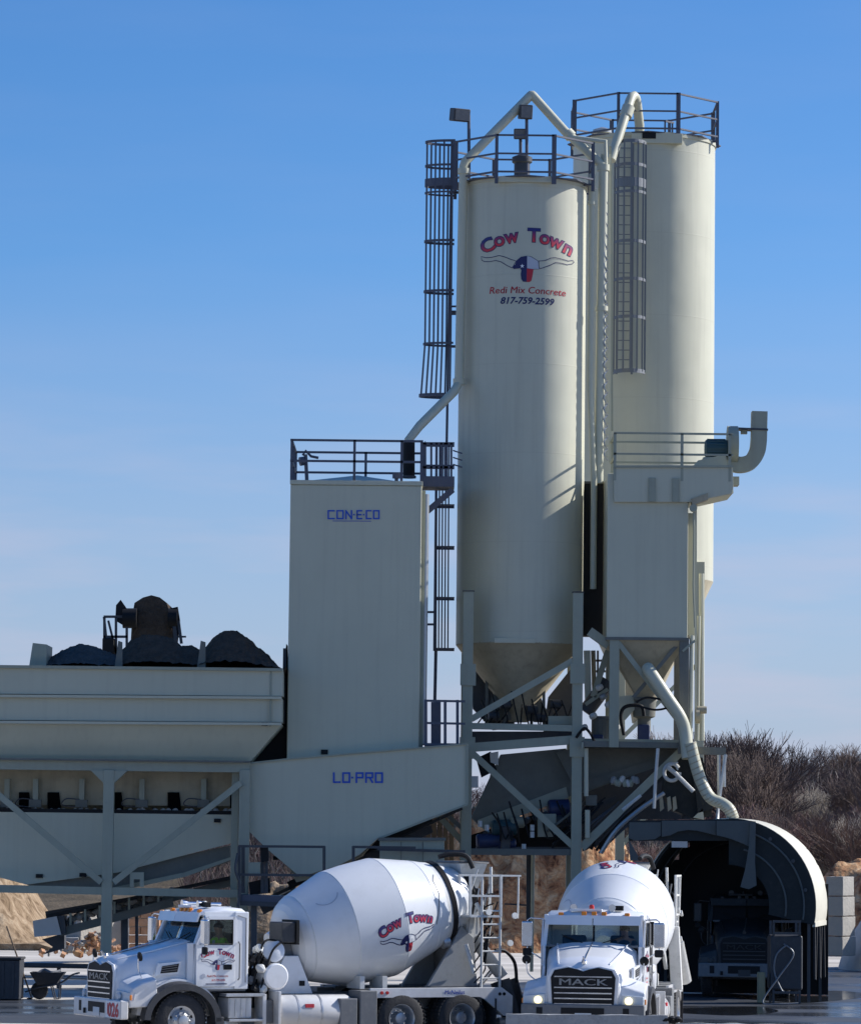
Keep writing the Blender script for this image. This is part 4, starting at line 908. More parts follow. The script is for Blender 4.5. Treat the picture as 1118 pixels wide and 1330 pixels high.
# between the silo and the collector
SC = thing('screw_conveyor', 'dark screw conveyor and motor in the gap between silo cone and collector legs', 'screw conveyor', P(770, 962, 105.4))
pbeam(SC, 'conveyor_tube', (765, 820), (790, 838), 103.9, .24, .24, 'frame')
pbeam(SC, 'support', (762, 845), (764, 925), 105.5, .18, .18, 'cream'); pbeam(SC, 'support', (770, 845), (772, 920), 105.8, .12, .18, 'cream_dusty')
pbeam(SC, 'brace', (789, 845), (770, 905), 105, .16, .1, 'frame'); pbeam(SC, 'brace', (789, 895), (760, 915), 105, .1, .1, 'frame')
MB().tube([P(760, 925, 105.4), P(790, 885, 105.4)], .22, 14).build('drive_tube', 'dark_steel', SC, smooth=True)
MB().lathe([(-.8, .3), (0, .3), (.1, .2)], P(782, 935, 105.2), (0, 0, 1), 18).build('gate_body', 'dusty_frame', SC)
MB().box(P(775, 0, 105).x, P(789, 0, 105).x, 104.6, 105.1, P(0, 962, 105).z, P(0, 946, 105).z).build('motor', 'motor_blue', SC, bevel=.03)
for py in (858, 872, 888): pbeam(SC, 'far_rail', (768, py), (792, py), 107, .06, .05, 'rail_steel')
pbeam(SC, 'far_rail', (776, 845), (776, 895), 107, .06, .05, 'rail_steel')
for px, py in ((783, 905), (778, 893), (790, 915), (795, 900), (770, 930), (800, 945), (758, 945)):
    q = P(px, py, 104.9); MB().lathe([(-.1, .06), (-.04, .09), (.04, .09), (.1, .06)], q, (1, .2, .5), 10).build('fitting', 'galvanised' if px % 2 else 'dusty_white', SC)
q = [P(810, 955, 104), P(806, 930, 104), P(812, 918, 104), P(832, 917, 104), P(836, 930, 104)]
rod(SC, 'air_hose', curve_pts(q), .05, 'black', 7)
rod(SC, 'air_hose', curve_pts([P(826, 912, 103.4), P(840, 906, 103.3), P(862, 910, 103.3), P(868, 918, 103.4), P(850, 922, 103.4), P(826, 916, 103.4)]), .03, 'black', 7)
rod(SC, 'air_hose', curve_pts([P(748, 958, 103.7), P(758, 946, 103.6), P(766, 952, 103.6), P(772, 964, 103.7)]), .04, 'black', 7)

# platform beam and dark deck at 965
DK = thing('mixing_platform', 'dusty green steel deck carrying the dust collector legs', 'platform', P(820, 975, 103.8))
ppoly(DK, 'deck', [(756, 962), (905, 965), (905, 972), (756, 970)], YD+.05, 2.6, 'dusty_frame')
pbeam(DK, 'boom', (880, 974), (942, 976), YD-.05, .20, .2, 'dusty_frame')
for px in (756, 905): pbeam(DK, 'edge', (px, 964), (px, 972), YD+.03, .05, .05, 'frame')
for px, y1 in ((933, 1036), (940, 1022), (853, 1058), (930, 1062)):
    if px == 853: q = [P(854, 972, YD-.4), P(851, 1010, YD-.4), P(849, 1050, YD-.4)]
    elif px == 930: q = [P(942, 980, YD-.4), P(936, 1020, YD-.4), P(932, 1050, YD-.4), P(931, 1066, YD-.6)]
    else: q = [P(px, 976, YD-.1), P(px, y1, YD-.1)]
    rod(DK, 'hanging_hose', q, .05, 'galvanised', 6)
# inclined transfer conveyor casing
TR = thing('inclined_conveyor', 'dusty enclosed conveyor rising from lower left to upper right between the columns', 'conveyor', P(700, 1060, 105.2))
YV = 105.0
ppoly(TR, 'casing', [(612, 1062), (650, 980), (735, 972), (752, 1030), (625, 1075)], YV, 1.2, 'dusty_frame')
ppoly(TR, 'casing_lip', [(620, 1065), (735, 1022), (738, 1036), (628, 1078)], YV-.1, .1, 'frame')
ppoly(TR, 'casing', [(754, 972), (890, 972), (880, 986), (764, 1028), (754, 1030)], YV-.2, 1.2, 'dusty_frame')
ppoly(TR, 'casing_lip', [(760, 1014), (885, 975), (890, 984), (762, 1027)], YV-.3, .1, 'dusty_frame')
ppoly(TR, 'support_web', [(722, 978), (744, 972), (744, 1018)], YV-.3, .2, 'dusty_frame')
ppoly(TR, 'pale_plate', [(636, 978), (647, 976), (647, 994), (637, 990)], YV-.3, .1, 'dusty_white')
ppoly(TR, 'dark_opening', [(618, 985), (637, 976), (645, 1000), (625, 1010)], YV-.15, .1, 'black')
ppoly(TR, 'belt_underside', [(610, 1085), (750, 1040), (752, 1070), (750, 1106), (610, 1106)], YV+1.4, .4, 'black')
for i in range(9):
    px = 630+i*13; rod(TR, 'idler_roller', [P(px, 1084-i*4.4, YV-.1), P(px+3, 1083-i*4.4, YV+1.0)], .09, 'dark_steel')
ppoly(TR, 'back_plate', [(754, 1028), (880, 984), (900, 1064), (830, 1064), (790, 1092), (756, 1106)], YV+2.2, .2, 'dark_steel')
# drive gear under the conveyor
DG = thing('drive_unit', 'cluster of blue motors, gearbox and grey control cabinet under the inclined conveyor', 'drive unit', P(670, 1105, 104.6))
ppoly(DG, 'control_cabinet', [(698, 1057), (722, 1057), (722, 1087), (698, 1087)], 104.3, .4, 'frame', bevel=.01)
ppoly(DG, 'control_cabinet', [(612, 1008), (621, 1008), (621, 1023), (612, 1023)], 104.0, .25, 'galvanised', bevel=.01)
for px, py, r_, l_, m_ in ((655, 1075, .22, .7, 'motor_teal'), (672, 1068, .16, .4, 'frame'), (640, 1092, .2, .9, 'motor_blue'), (658, 1096, .16, .5, 'motor_blue'), (726, 1050, .25, .6, 'motor_blue'), (730, 1065, .2, .5, 'dark_steel')):
    MB().lathe([(-l_/2, r_*.8), (-l_/2+.05, r_), (l_/2-.05, r_), (l_/2, r_*.6)], P(px, py, 104.7), (1, .1, .05), 18).build('motor', m_, DG, smooth=True)
MB().box(P(660, 0, 105).x, P(672, 0, 105).x, 104.4, 104.8, P(0, 1104, 105).z, P(0, 1066, 105).z).build('gearbox', 'dark_steel', DG, bevel=.03)
for px, py in ((691, 1075), (691, 1084), (623, 1070), (680, 1100), (632, 1075)): MB().lathe([(-.08, .06), (.08, .06)], P(px, py, 104.1), (0, 0, 1), 8).build('fitting', 'dusty_white', DG)
ppoly(DG, 'tray', [(618, 1100), (745, 1100), (745, 1106), (618, 1106)], 104.6, .8, 'dark_steel')
b = MB()
for i in range(12):
    x_ = rnd.uniform(615, 735); b.tube(curve_pts([P(x_, rnd.uniform(1035, 1070), 104.4), P(x_+10, rnd.uniform(1060, 1098), 104.2), P(x_+rnd.uniform(5, 30), rnd.uniform(1075, 1100), 104.3)], 4), .025, 5)
b.build('cable', 'black', DG)
# right of the column: hanging pipes, hoses and debris
HG = thing('pipe_rack', 'tangle of pale pipes, valves and cables right of the tall column under the collector deck', 'pipework', P(760, 1106, 104.2))
rod(HG, 'pipe', [P(761, 972, 103.8), P(761, 1034, 103.8)], .06, 'cream', 8); rod(HG, 'pipe', [P(762.5, 1052, 103.8), P(762.5, 1088, 103.8)], .07, 'cream', 8)
ppoly(HG, 'guard_plate', [(753, 990), (762, 975), (763, 1030), (755, 1028)], 103.9, .1, 'dusty_frame')
MB().box(P(768, 0, 104).x, P(783, 0, 104).x, 104.2, 104.6, P(0, 1038, 104).z, P(0, 1024, 104).z).build('junction_box', 'dusty_frame', HG, bevel=.02)
for i in range(9):
    q = P(796+i*3.8, 1015+rnd.uniform(-3, 3), 104.3); MB().lathe([(-.10, .05), (-.04, .075), (.05, .075), (.1, .04)], q, (rnd.uniform(-.5, .5), 0, 1), 8).build('valve', rnd.choice(('dusty_white', 'pedestal_grey', 'frame')), HG, smooth=True)
pbeam(HG, 'manifold', (793, 1018), (830, 1014), 104.4, .06, .06, 'frame')
for i in range(16):
    a_, c_ = rnd.uniform(758, 850), rnd.uniform(1030, 1062)
    rod(HG, 'cable', curve_pts([P(a_, c_, 104.4), P(a_-30+rnd.uniform(-8, 8), c_+25, 104.2), P(a_-50, c_+rnd.uniform(38, 55), 104.3)]), rnd.choice((.025, .04)), rnd.choice(('black', 'dusty_frame', 'dark_steel')), 5)
rod(HG, 'water_hose', curve_pts([P(862, 1030, 103.6), P(830, 1052, 103.5), P(800, 1078, 103.5), P(780, 1108, 103.6)]), .06, 'galvanised', 8)
rod(HG, 'angle_bar', [P(808, 1052, 103.6), P(832, 1033, 103.6)], .05, 'dusty_white', 6)
for a_, c_ in (((756, 1055), (800, 1036)), ((756, 1092), (860, 1010))): pbeam(HG, 'brace', a_, c_, 105.6, .12, .1, 'dark_steel')
# discharge chute: dark box with white pipe loop
DC = thing('discharge_chute', 'dark rubber covered discharge hood with a looped white pipe above the loading shroud', 'chute', P(905, 1062, 103.6))
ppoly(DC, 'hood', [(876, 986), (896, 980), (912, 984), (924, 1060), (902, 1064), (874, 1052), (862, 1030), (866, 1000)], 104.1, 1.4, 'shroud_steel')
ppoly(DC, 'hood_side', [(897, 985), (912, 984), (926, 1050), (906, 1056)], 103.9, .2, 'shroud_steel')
lp = [P(866+10*math.cos(R(a_))+6, 1003+11*math.sin(R(a_)), 103.8) for a_ in range(0, 331, 15)]
rod(DC, 'pipe_loop', lp, .05, 'dusty_white', 8); rod(DC, 'hose', curve_pts([P(866, 996, 103.7), P(876, 1004, 103.7), P(884, 1012, 103.7), P(900, 1028, 103.7)]), .06, 'dusty_white', 8)
for a_, c_ in (((866, 996), (880, 990)), ((870, 1000), (884, 1008)), ((876, 992), (880, 1000))): pbeam(DC, 'strap', a_, c_, 103.7, .04, .04, 'dusty_white')
for px in (856, 866, 873): ppoly(DC, 'bracket', [(px, 1036), (px+4, 1034), (px+6, 1050), (px+1, 1054)], 103.9, .08, 'cream_dusty')
MB().box(P(875, 0, 104).x, P(887, 0, 104).x, 103.8, 104, P(0, 1063, 104).z, P(0, 1059, 104).z).build('bar', 'dusty_white', DC)
MB().lathe([(0, .3), (.7, .16)], P(898, 1064, 104.5), (0, 0, 1), 16).build('spout', 'dark_steel', DC)
MB().prism([P(900, 1062, 103.9), P(912, 1050, 103.9), P(914, 1064, 103.9)], (0, .5, 0)).build('lit_gusset', 'cream', DC)

# ================================================================== LOADING SHROUD
YW = 102.0
SH = thing('loading_shroud', 'huge dark barrel shaped loading shroud with hanging rubber curtains, its right side sunlit', 'shroud', P(945, 1285, YW), rz=0)
ax = Vector((math.sin(R(11)), math.cos(R(11)), 0)); cq = P(946, 1176, YW); Rw = 2.27
def vault(b, r0, t0, t1, a0, a1, n=40, th=.03):
    # arc centred on cq, swept along ax, angle measured from +x counterclockwise
    side = Vector((ax.y, -ax.x, 0)); rows = []
    for t in (t0, t1):
        for rr_ in (r0, r0+th): rows.append([b.b.verts.new(cq+ax*t+side*(rr_*math.cos(a0+(a1-a0)*k/n))+Vector((0, 0, rr_*math.sin(a0+(a1-a0)*k/n)))) for k in range(n+1)])
    for k in range(n):
        b.face([rows[0][k], rows[0][k+1], rows[2][k+1], rows[2][k]]); b.face([rows[1][k], rows[3][k], rows[3][k+1], rows[1][k+1]])
        b.face([rows[0][k], rows[1][k], rows[1][k+1], rows[0][k+1]]); b.face([rows[2][k], rows[2][k+1], rows[3][k+1], rows[3][k]])
    return b
vault(MB(), Rw, 0, 3.4, R(-12), R(192)).build('barrel_shell', 'shroud_top', SH, smooth=True)
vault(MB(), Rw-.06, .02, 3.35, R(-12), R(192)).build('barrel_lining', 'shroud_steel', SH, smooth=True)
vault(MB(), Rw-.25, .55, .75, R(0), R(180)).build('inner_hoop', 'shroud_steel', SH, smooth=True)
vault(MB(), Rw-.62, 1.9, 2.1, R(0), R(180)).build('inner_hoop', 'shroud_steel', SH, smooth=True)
# annular front plate on the right quarter
b = MB(); side = Vector((ax.y, -ax.x, 0)); n_ = 36
for lay, (ra_, rb_) in enumerate(((Rw-1.2, Rw+.02),)):
    i_ = []; o_ = []; i2 = []; o2 = []
    for k in range(n_+1):
        a_ = R(-12+102*k/n_); c_, s_ = math.cos(a_), math.sin(a_)
        for lst, r__, dd in ((i_, ra_, -.06), (o_, rb_, -.06), (i2, ra_, -.02), (o2, rb_, -.02)): lst.append(b.b.verts.new(cq+ax*dd+side*r__*c_+Vector((0, 0, r__*s_))))
    for k in range(n_):
        b.face([i_[k], i_[k+1], o_[k+1], o_[k]]); b.face([i2[k], o2[k], o2[k+1], i2[k+1]]); b.face([o_[k], o_[k+1], o2[k+1], o2[k]]); b.face([i_[k], i2[k], i2[k+1], i_[k+1]])
b.build('front_ring', 'shroud_steel', SH)
ppoly(SH, 'front_plate', [(816, 1066), (935, 1064), (985, 1069), (985, 1092), (816, 1092)], YW-.02, .05, 'shroud_steel')
# rubber curtain with a worn wavy edge
def curtain(pts, Y, nm='rubber_curtain', m_='curtain'):
    return ppoly(SH, nm, pts, Y, .03, m_)
curtain([(817, 1068), (858, 1068), (858, 1085), (850, 1090), (838, 1091), (824, 1092), (816, 1088)], YW-.10)
curtain([(859, 1066), (929, 1066), (929, 1085), (918, 1082), (905, 1079), (893, 1078), (880, 1080), (870, 1085), (859, 1087)], YW-.13)
curtain([(930, 1066), (975, 1066), (975, 1101), (965, 1096), (950, 1090), (940, 1087), (930, 1085)], YW-.34)
curtain([(974, 1066), (981, 1067), (980, 1120), (982, 1150), (972, 1155), (961, 1152), (967, 1130), (972, 1100)], YW-.42, 'hanging_flap')
curtain([(816, 1090), (832, 1118), (818, 1118)], YW-.08)
MB().box(P(878,0,YW).x, P(898,0,YW).x, YW-.02, YW+.3, P(0, 1091, YW).z, P(0, 1083, YW).z).build('work_lamp', 'galvanised', SH)
for a_ in (12, 35, 58):
    q = cq+ax*-.07+side*(Rw-.2)*math.cos(R(a_))+Vector((0, 0, (Rw-.2)*math.sin(R(a_)))); MB().lathe([(0, .05), (.05, .05)], q, -ax, 8).build('bolt', 'dark_steel', SH)
MB().box(P(977, 0, YW).x, P(983, 0, YW).x, YW-.2, YW-.1, P(0, 1069, YW).z, P(0, 1065, YW).z).build('clip', 'dusty_white', SH)
for rr2, nm2 in ((Rw-.28, 'stiffener_hoop'), (Rw-.75, 'stiffener_hoop')):
    pts2 = [cq+ax*-.08+side*rr2*math.cos(R(a_))+Vector((0, 0, rr2*math.sin(R(a_)))) for a_ in range(-10, 76, 5)]
    rod(SH, nm2, pts2, .028, 'curtain', 6)
# rubber strips hanging from the barrel edges
for s_ in (1, -1):
    a_ = R(-12) if s_ > 0 else R(192)
    for k in range(5):
        t = .35+k*.68; q = cq+ax*t+side*(Rw+.0)*math.cos(a_)+Vector((0, 0, Rw*math.sin(a_)))
        l_ = 1.42+rnd.uniform(-.06, .06)
        MB().bar(q+Vector((0, 0, .08)), q+Vector((rnd.uniform(-.04, .04), rnd.uniform(-.03, .03), -l_)), .05, .10, up=tuple(ax)).build('rubber_strip', 'rubber', SH)
    for k, t in enumerate((.05, 3.3)):
        q = cq+ax*t+side*(Rw-.12)*math.cos(a_)+Vector((0, 0, (Rw-.12)*math.sin(a_))); MB().box(q.x-.04, q.x+.04, q.y-.04, q.y+.04, 0, q.z+.3).build('post', 'dark_steel', SH)
    q0 = cq+ax*.0+side*(Rw+.02)*math.cos(a_)+Vector((0, 0, Rw*math.sin(a_))); q1 = cq+ax*3.4+side*(Rw+.02)*math.cos(a_)+Vector((0, 0, Rw*math.sin(a_)))
    MB().bar(q0, q1, .12, .08).build('edge_rail', 'shroud_top', SH)
# added rear strips that block light and keep the inside dark
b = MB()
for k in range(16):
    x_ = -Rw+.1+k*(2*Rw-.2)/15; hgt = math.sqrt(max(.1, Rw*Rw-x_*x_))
    q = cq+ax*3.3+side*x_; b2 = MB().bar(q+Vector((0, 0, hgt-.10)), Vector((q.x, q.y, .03)), .31+.0*k, .02, up=tuple(ax)); b2.build('rear_light_block_strip', 'black', SH)
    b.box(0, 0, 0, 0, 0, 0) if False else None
# dark water tote with hose, in front of the shroud's right side
TO = thing('wash_station', 'dark tank with a drooping wash hose before the right side of the shroud', 'tank', P(1015, 1290, 99.0))
q = P(1000, 1284, 99); q2 = P(1042, 1230, 99)
MB().box(q.x, q2.x, 99, 100, .35, 1.75).build('tank_body', 'black_plastic', TO, bevel=.06)
for x_ in (q.x+.08, q2.x-.08):
    for y_ in (99.05, 99.95): beam(TO, 'leg', (x_, y_, 0), (x_, y_, 2.1), .06, .06, 'dark_steel')
for z_ in (.3, 1.8, 2.1): beam(TO, 'frame_bar', (q.x+.05, 98.97, z_), (q2.x-.05, 98.97, z_), .06, .05, 'dark_steel')
MB().box(q.x-.3, q.x-.12, 99.1, 99.5, .02, .8).build('bollard', 'yellow_hose', TO, bevel=.02)
rod(TO, 'wash_hose', curve_pts([P(1020, 1228, 98.9), P(1008, 1240, 98.85), P(1005, 1262, 98.85), P(1014, 1285, 98.8), P(1018, 1288, 98.8)]), .022, 'cage_grey', 7)
rod(TO, 'wash_hose', curve_pts([P(1017, 1226, 98.95), P(1030, 1240, 98.9), P(1010, 1270, 98.8), P(990, 1301, 98.6), P(1010, 1304, 98.4), P(1036, 1303, 98.5)]), .022, 'cage_grey', 7)

# ================================================================== CATWALK AND ITEMS BELOW THE HOUSING
CW = thing('control_catwalk', 'dark railed catwalk with a control post behind the cab of the left mixer truck', 'catwalk', P(370, 1185, 100.6))
YK2 = 100.6
ppoly(CW, 'deck', [(312, 1162), (470, 1168), (470, 1176), (312, 1170)], YK2, 1.3, 'rail_steel')
ppoly(CW, 'deck_beam', [(312, 1170), (470, 1176), (470, 1182), (312, 1176)], YK2-.03, .1, 'dark_steel')
for px in (311, 421, 459): pbeam(CW, 'rail_post', (px, 1099), (px, 1168), YK2+.02, .08, .06, 'dark_steel')
for py, a_, c_ in ((1099, 310, 422), (1136, 310, 422), (1100, 458, 540)): pbeam(CW, 'rail', (a_, py), (c_, py+1), YK2+.02, .065, .05, 'dark_steel')
for px in (316, 341, 346): pbeam(CW, 'upright', (px, 1100), (px, 1160), YK2+.4, .09, .08, 'dark_steel')
ppoly(CW, 'control_cabinet', [(322, 1120), (338, 1120), (338, 1135), (322, 1135)], YK2+.1, .3, 'frame', bevel=.01)
ppoly(CW, 'motor', [(338, 1100), (348, 1098), (349, 1118), (340, 1120)], YK2+.2, .3, 'black')
ppoly(CW, 'motor', [(323, 1146), (350, 1140), (351, 1160), (325, 1162)], YK2+.5, .4, 'black')
rod(CW, 'cable', curve_pts([P(309, 1108, YK2-.1), P(306, 1130, YK2-.15), P(312, 1150, YK2-.1), P(309, 1180, YK2-.1)]), .04, 'dark_steel', 6)
for px in (330, 455): pbeam(CW, 'leg', (px, 1172), (px, 1290), YK2+.3, .16, .14, 'dark_steel')
CB = thing('belt_conveyor', 'dark inclined belt conveyor running up behind the grey equipment cabinet', 'conveyor', P(520, 1110, 104))
pbeam(CB, 'stringer', (375, 1150), (560, 1062), 103.6, .2, .15, 'black'); pbeam(CB, 'stringer', (340, 1182), (560, 1075), 104.6, .26, .15, 'dark_steel')
MB().bar(P(330, 1175, 104.1), P(600, 1050, 104.1), .08, 1.0).build('belt', 'rubber', CB)
for i in range(8): px = 380+i*22; rod(CB, 'idler_roller', [P(px, 1153-i*10.3, 103.7), P(px, 1153-i*10.3, 104.6)], .09, 'dark_steel')
EC = thing('equipment_cabinet', 'grey steel equipment cabinet standing behind the top of the left mixer drum', 'cabinet', P(535, 1185, 101.5))
ppoly(EC, 'cabinet', [(493, 1091), (577, 1091), (577, 1160), (493, 1160)], 101.4, 1.2, 'frame', bevel=.02)
ppoly(EC, 'lid', [(491, 1088), (579, 1088), (579, 1092), (491, 1092)], 101.35, 1.3, 'dusty_frame')
pbeam(EC, 'handrail', (490, 1103), (604, 1106), 101.2, .07, .05, 'dark_steel')
for px in (521, 549): pbeam(EC, 'door_seam', (px, 1093), (px, 1160), 101.39, .012, .01, 'dark_steel')
for px in (500, 570): pbeam(EC, 'leg', (px, 1160), (px, 1290), 101.6, .12, .12, 'dark_steel')
WP = thing('wooden_fence', 'weathered upright boards between the inclined belt and the tall column', 'fence', P(560, 1100, 108))
for i in range(7):
    px = 538+i*7.5; ppoly(WP, 'board', [(px, 1058-i*2), (px+6.3, 1057-i*2), (px+6.3, 1120), (px, 1120)], 108+rnd.uniform(0, .05), .04, 'wood')
# thin steel column standing beyond, between the trucks
PC = thing('steel_post', 'dark steel post with its sunlit edge as a pale rod before the orange clay bank', 'post', P(688, 1262, 107.4))
pbeam(PC, 'post', (686.5, 1100), (686, 1216), 107.4, .13, .1, 'dark_steel'); pbeam(PC, 'post_foot', (686, 1216), (686, 1245), 107.4, .09, .09, 'rust'); rod(PC, 'lit_edge_rod', [P(692, 1108, 107.3), P(690, 1262, 107.3)], .05, 'cream', 8)  # sunlit right edge of the post put in as a cream rod
pbeam(PC, 'cross_bar', (655, 1174), (690, 1176), 107.5, .04, .04, 'dark_steel')

# ================================================================== FLOODLIGHTS
def flood(label, px, py, pw, ph, pole, Y, yaw):
    t = thing('floodlight', label, 'floodlight', P(pole[0], pole[1], Y), group=None)
    q = P(px, py, Y); s = Y/F_PX
    w_, h_ = pw*s/2, ph*s/2
    b = MB().box(-w_, w_, -.16, .16, -h_, h_); o = b.build('lamp_housing', 'lamp_housing', t, world=True, bevel=.03); o.location = q; o.rotation_euler = (R(10), 0, yaw)
    o2 = MB().box(-w_*.85, w_*.85, -.18, -.161, -h_*.8, h_*.8).build('lens', 'lamp_housing' if abs(yaw) > .5 else 'truck_grey', t); o2.location = q; o2.rotation_euler = (R(10), 0, yaw)
    MB().tube([P(pole[0], pole[1], Y+.05), P(pole[0]-.3, py, Y+.05)], .045, 8).build('pole', 'rail_steel', t)
flood('dark box floodlight on a pole at the far left of the emblem silo top', 597, 149.5, 24, 17, (609, 232), YS-.8, .45)
flood('dark box floodlight on a pole just below the peak of the fill pipe', 682, 145.5, 17, 19, (684, 228), YS-.4, .2)
flood('small floodlight low behind the top rail, lowest of the three lamps', 675.5, 174, 17, 14, (676, 228), YS-.1, 0)

# ================================================================== CONCRETE BLOCKS, SMALL THINGS ON THE YARD
def cblock(name, label, px, py, pw, ph, Y, depth, yaw, group=None, m_='concrete_block'):
    q = P(px, py, Y); s = Y/F_PX; w_, h_ = pw*s/2, ph*s/2
    b = MB().box(-w_, w_, 0, depth, -h_, h_); bmesh.ops.subdivide_edges(b.b, edges=b.b.edges, cuts=4, use_grid_fill=True)
    for v in b.b.verts: v.co += Vector([noise.noise(v.co*3+Vector((px, py, k*7)))*.012 for k in range(3)])
    o = b.build(name, m_, smooth=30, bevel=.015); o.location = q; o.rotation_euler = (0, 0, yaw); tag(o, label, 'concrete block', group); return o
nmz = ['bottom', 'second from bottom', 'third from bottom', 'top']
for i in range(4):
    cblock('concrete_block', f'pale concrete block, {nmz[i]} of the stack at the right edge', 1083, 1229-i*26, 24, 24.5, 125.5+.03*(i % 2), .85, R(-34)+.03*(i-1.5))
cblock('concrete_block', 'bright sunlit concrete block between the conveyor tail and the left bin column', 124, 1211, 54, 42, 126, .7, R(52))
cblock('concrete_block', 'sunlit concrete block just right of the left bin column', 154, 1211, 40, 44, 127, .7, R(50))
cblock('concrete_block', 'grey shaded concrete block lying low by the orange rubble', 93, 1228, 18, 20, 125, 1.2, R(5), m_='old_concrete')
cblock('concrete_block', 'narrow pale block between cab and drum of the left truck', 347, 1220, 14, 50, 126, .5, R(50))
RB = thing('rubble_heap', 'heap of small orange broken lumps beside the bright blocks', 'rubble', P(118, 1242, 124))
for i in range(170):
    a_ = rnd.uniform(0, 6.28); r_ = abs(rnd.gauss(0, .6)); q = P(122, 1242, 124)+Vector((math.cos(a_)*r_*1.4, math.sin(a_)*r_, max(.1, .75-r_*.6)*rnd.uniform(.3, 1)))
    b = MB().bar(q, q+Vector((rnd.gauss(0, .1), rnd.gauss(0, .1), rnd.uniform(.03, .1))), rnd.uniform(.06, .18), rnd.uniform(.05, .15), up=(rnd.uniform(-1, 1), 1, .3)); b.build('lump', rnd.choice(('rust', 'rust', 'concrete_block', 'clay')), RB)
BW = thing('brick_wall', 'rusty orange wall of large courses behind the nose of the left truck', 'wall', P(188, 1238, 127))
for j in range(5):
    for i in range(3):
        x_ = 168+i*15+(j % 2)*-5; ppoly(BW, 'brick', [(x_, 1236-j*11), (x_+14.4, 1236-j*11), (x_+14.4, 1226-j*11), (x_, 1226-j*11)], 127+rnd.uniform(0, .05), .5, 'rust', bevel=.02)
BW2 = thing('brick_wall', 'short rusty wall piece glimpsed just left of the front of the left mixer drum', 'wall', P(355, 1238, 127))
for j in range(5):
    for i in range(2): x_ = 344+i*15; ppoly(BW2, 'brick', [(x_, 1232-j*12), (x_+14.2, 1232-j*12), (x_+14.2, 1221-j*12), (x_, 1221-j*12)], 127+rnd.uniform(0, .04), .5, 'rust', bevel=.02)
PT = thing('steel_post', 'dark steel post behind the left truck nose, in front of the rusty wall', 'post', P(163, 1240, 115)); pbeam(PT, 'post', (163, 1180), (163, 1240), 115, .2, .2, 'dark_steel')
PP = thing('yard_pipe', 'long grey pipe lying across the yard behind the wheelbarrow', 'pipe', P(70, 1272, 104)); 
rod(PP, 'pipe', [Vector((P(22, 0, 104).x, 104, .62)), Vector((P(200, 0, 104).x, 104, .60))], .07, 'dark_steel', 10)
rod(PP, 'pipe', [Vector((P(18, 0, 104).x, 104.4, .30)), Vector((P(200, 0, 104).x, 104.4, .28))], .06, 'galvanised', 10)
for px in (28, 100): beam(PP, 'stand', (P(px, 0, 104).x, 104.2, 0), (P(px, 0, 104).x, 104.2, .6), .1, .1, 'dark_steel')
CBX = thing('waste_bin', 'dark square waste bin at the left edge behind the wheelbarrow', 'bin', P(8, 1303, 96))
xa_, xb_ = P(-16, 1280, 96).x, P(26, 1280, 96).x
MB().box(xa_, xb_, 96, 97, .02, 1.0).build('bin_body', 'black_plastic', CBX, bevel=.03); MB().box(xa_-.03, xb_+.03, 95.96, 97.04, 1.0, 1.06).build('rim', 'rubber', CBX, bevel=.02)
for i in range(3): MB().box(xa_+.1+i*.25, xa_+.16+i*.25, 95.97, 96.0, .1, .95).build('rib', 'black_plastic', CBX)
BR = thing('broom', 'long thin handled broom leaning upright beside the waste bin', 'broom', P(43, 1300, 97))
rod(BR, 'handle', [P(42, 1297, 97), P(9, 1203, 96.6)], .022, 'wood', 6); b = MB().bar(P(39, 1296, 97)-Vector((0, .2, .05)), P(39, 1296, 97)+Vector((0, .2, -.05)), .1, .1); b.build('brush_head', 'black', BR)
# wheelbarrow
WBr = thing('wheelbarrow', 'dark wheelbarrow with its tray up on the yard left of the truck bumper', 'wheelbarrow', (P(62, 1290, 97).x, 97, 0))
def loc(*p): return Vector(p)
b = MB(); rim = [(-.42, -.36, .68), (.44, -.34, .68), (.44, .34, .68), (-.42, .36, .68)]; bt = [(-.24, -.2, .36), (.22, -.2, .36), (.22, .2, .36), (-.24, .2, .36)]
rv = [b.b.verts.new(p) for p in rim]; r2 = [b.b.verts.new(Vector(p)+Vector((0, 0, -.02))*1-Vector(p)*.0+Vector((0, 0, 0))) for p in [(x*.95, y*.95, z) for x, y, z in rim]]
bv = [b.b.verts.new(p) for p in bt]; b2_ = [b.b.verts.new((x*.93, y*.93, z+.02)) for x, y, z in bt]
for i in range(4):
    j = (i+1) % 4; b.face([rv[i], rv[j], bv[j], bv[i]]); b.face([r2[i], r2[j], b2_[j], b2_[i]]); b.face([rv[i], rv[j], r2[j], r2[i]])
b.face(bv[::-1]); b.face(b2_)
b.build('tray', 'black_plastic', WBr, world=False)
for s in (-.22, .22):
    rod(WBr, 'handle', curve_pts([(-.55, s*.3, .18), (-.2, s*.8, .3), (.3, s, .4), (.62, s*1.1, .62), (.78, s*1.1, .66)]), .02, 'dark_steel', 8, world=False)
    rod(WBr, 'leg', [(.1, s, .36), (.2, s, .02), (.3, s, .02), (.32, s, .36)], .018, 'dark_steel', 6, world=False)
MB().lathe([(-.05, .13), (-.05, .2), (0, .22), (.05, .2), (.05, .13)], (-.2, 0, .22), (0, 1, 0), 24).build('wheel', 'rubber', WBr, smooth=True, world=False)
rod(WBr, 'load', curve_pts([(-.3, 0, .6), (-.1, .1, .72), (.1, -.05, .66), (.3, .1, .7)]), .05, 'truck_grey', 6, world=False)
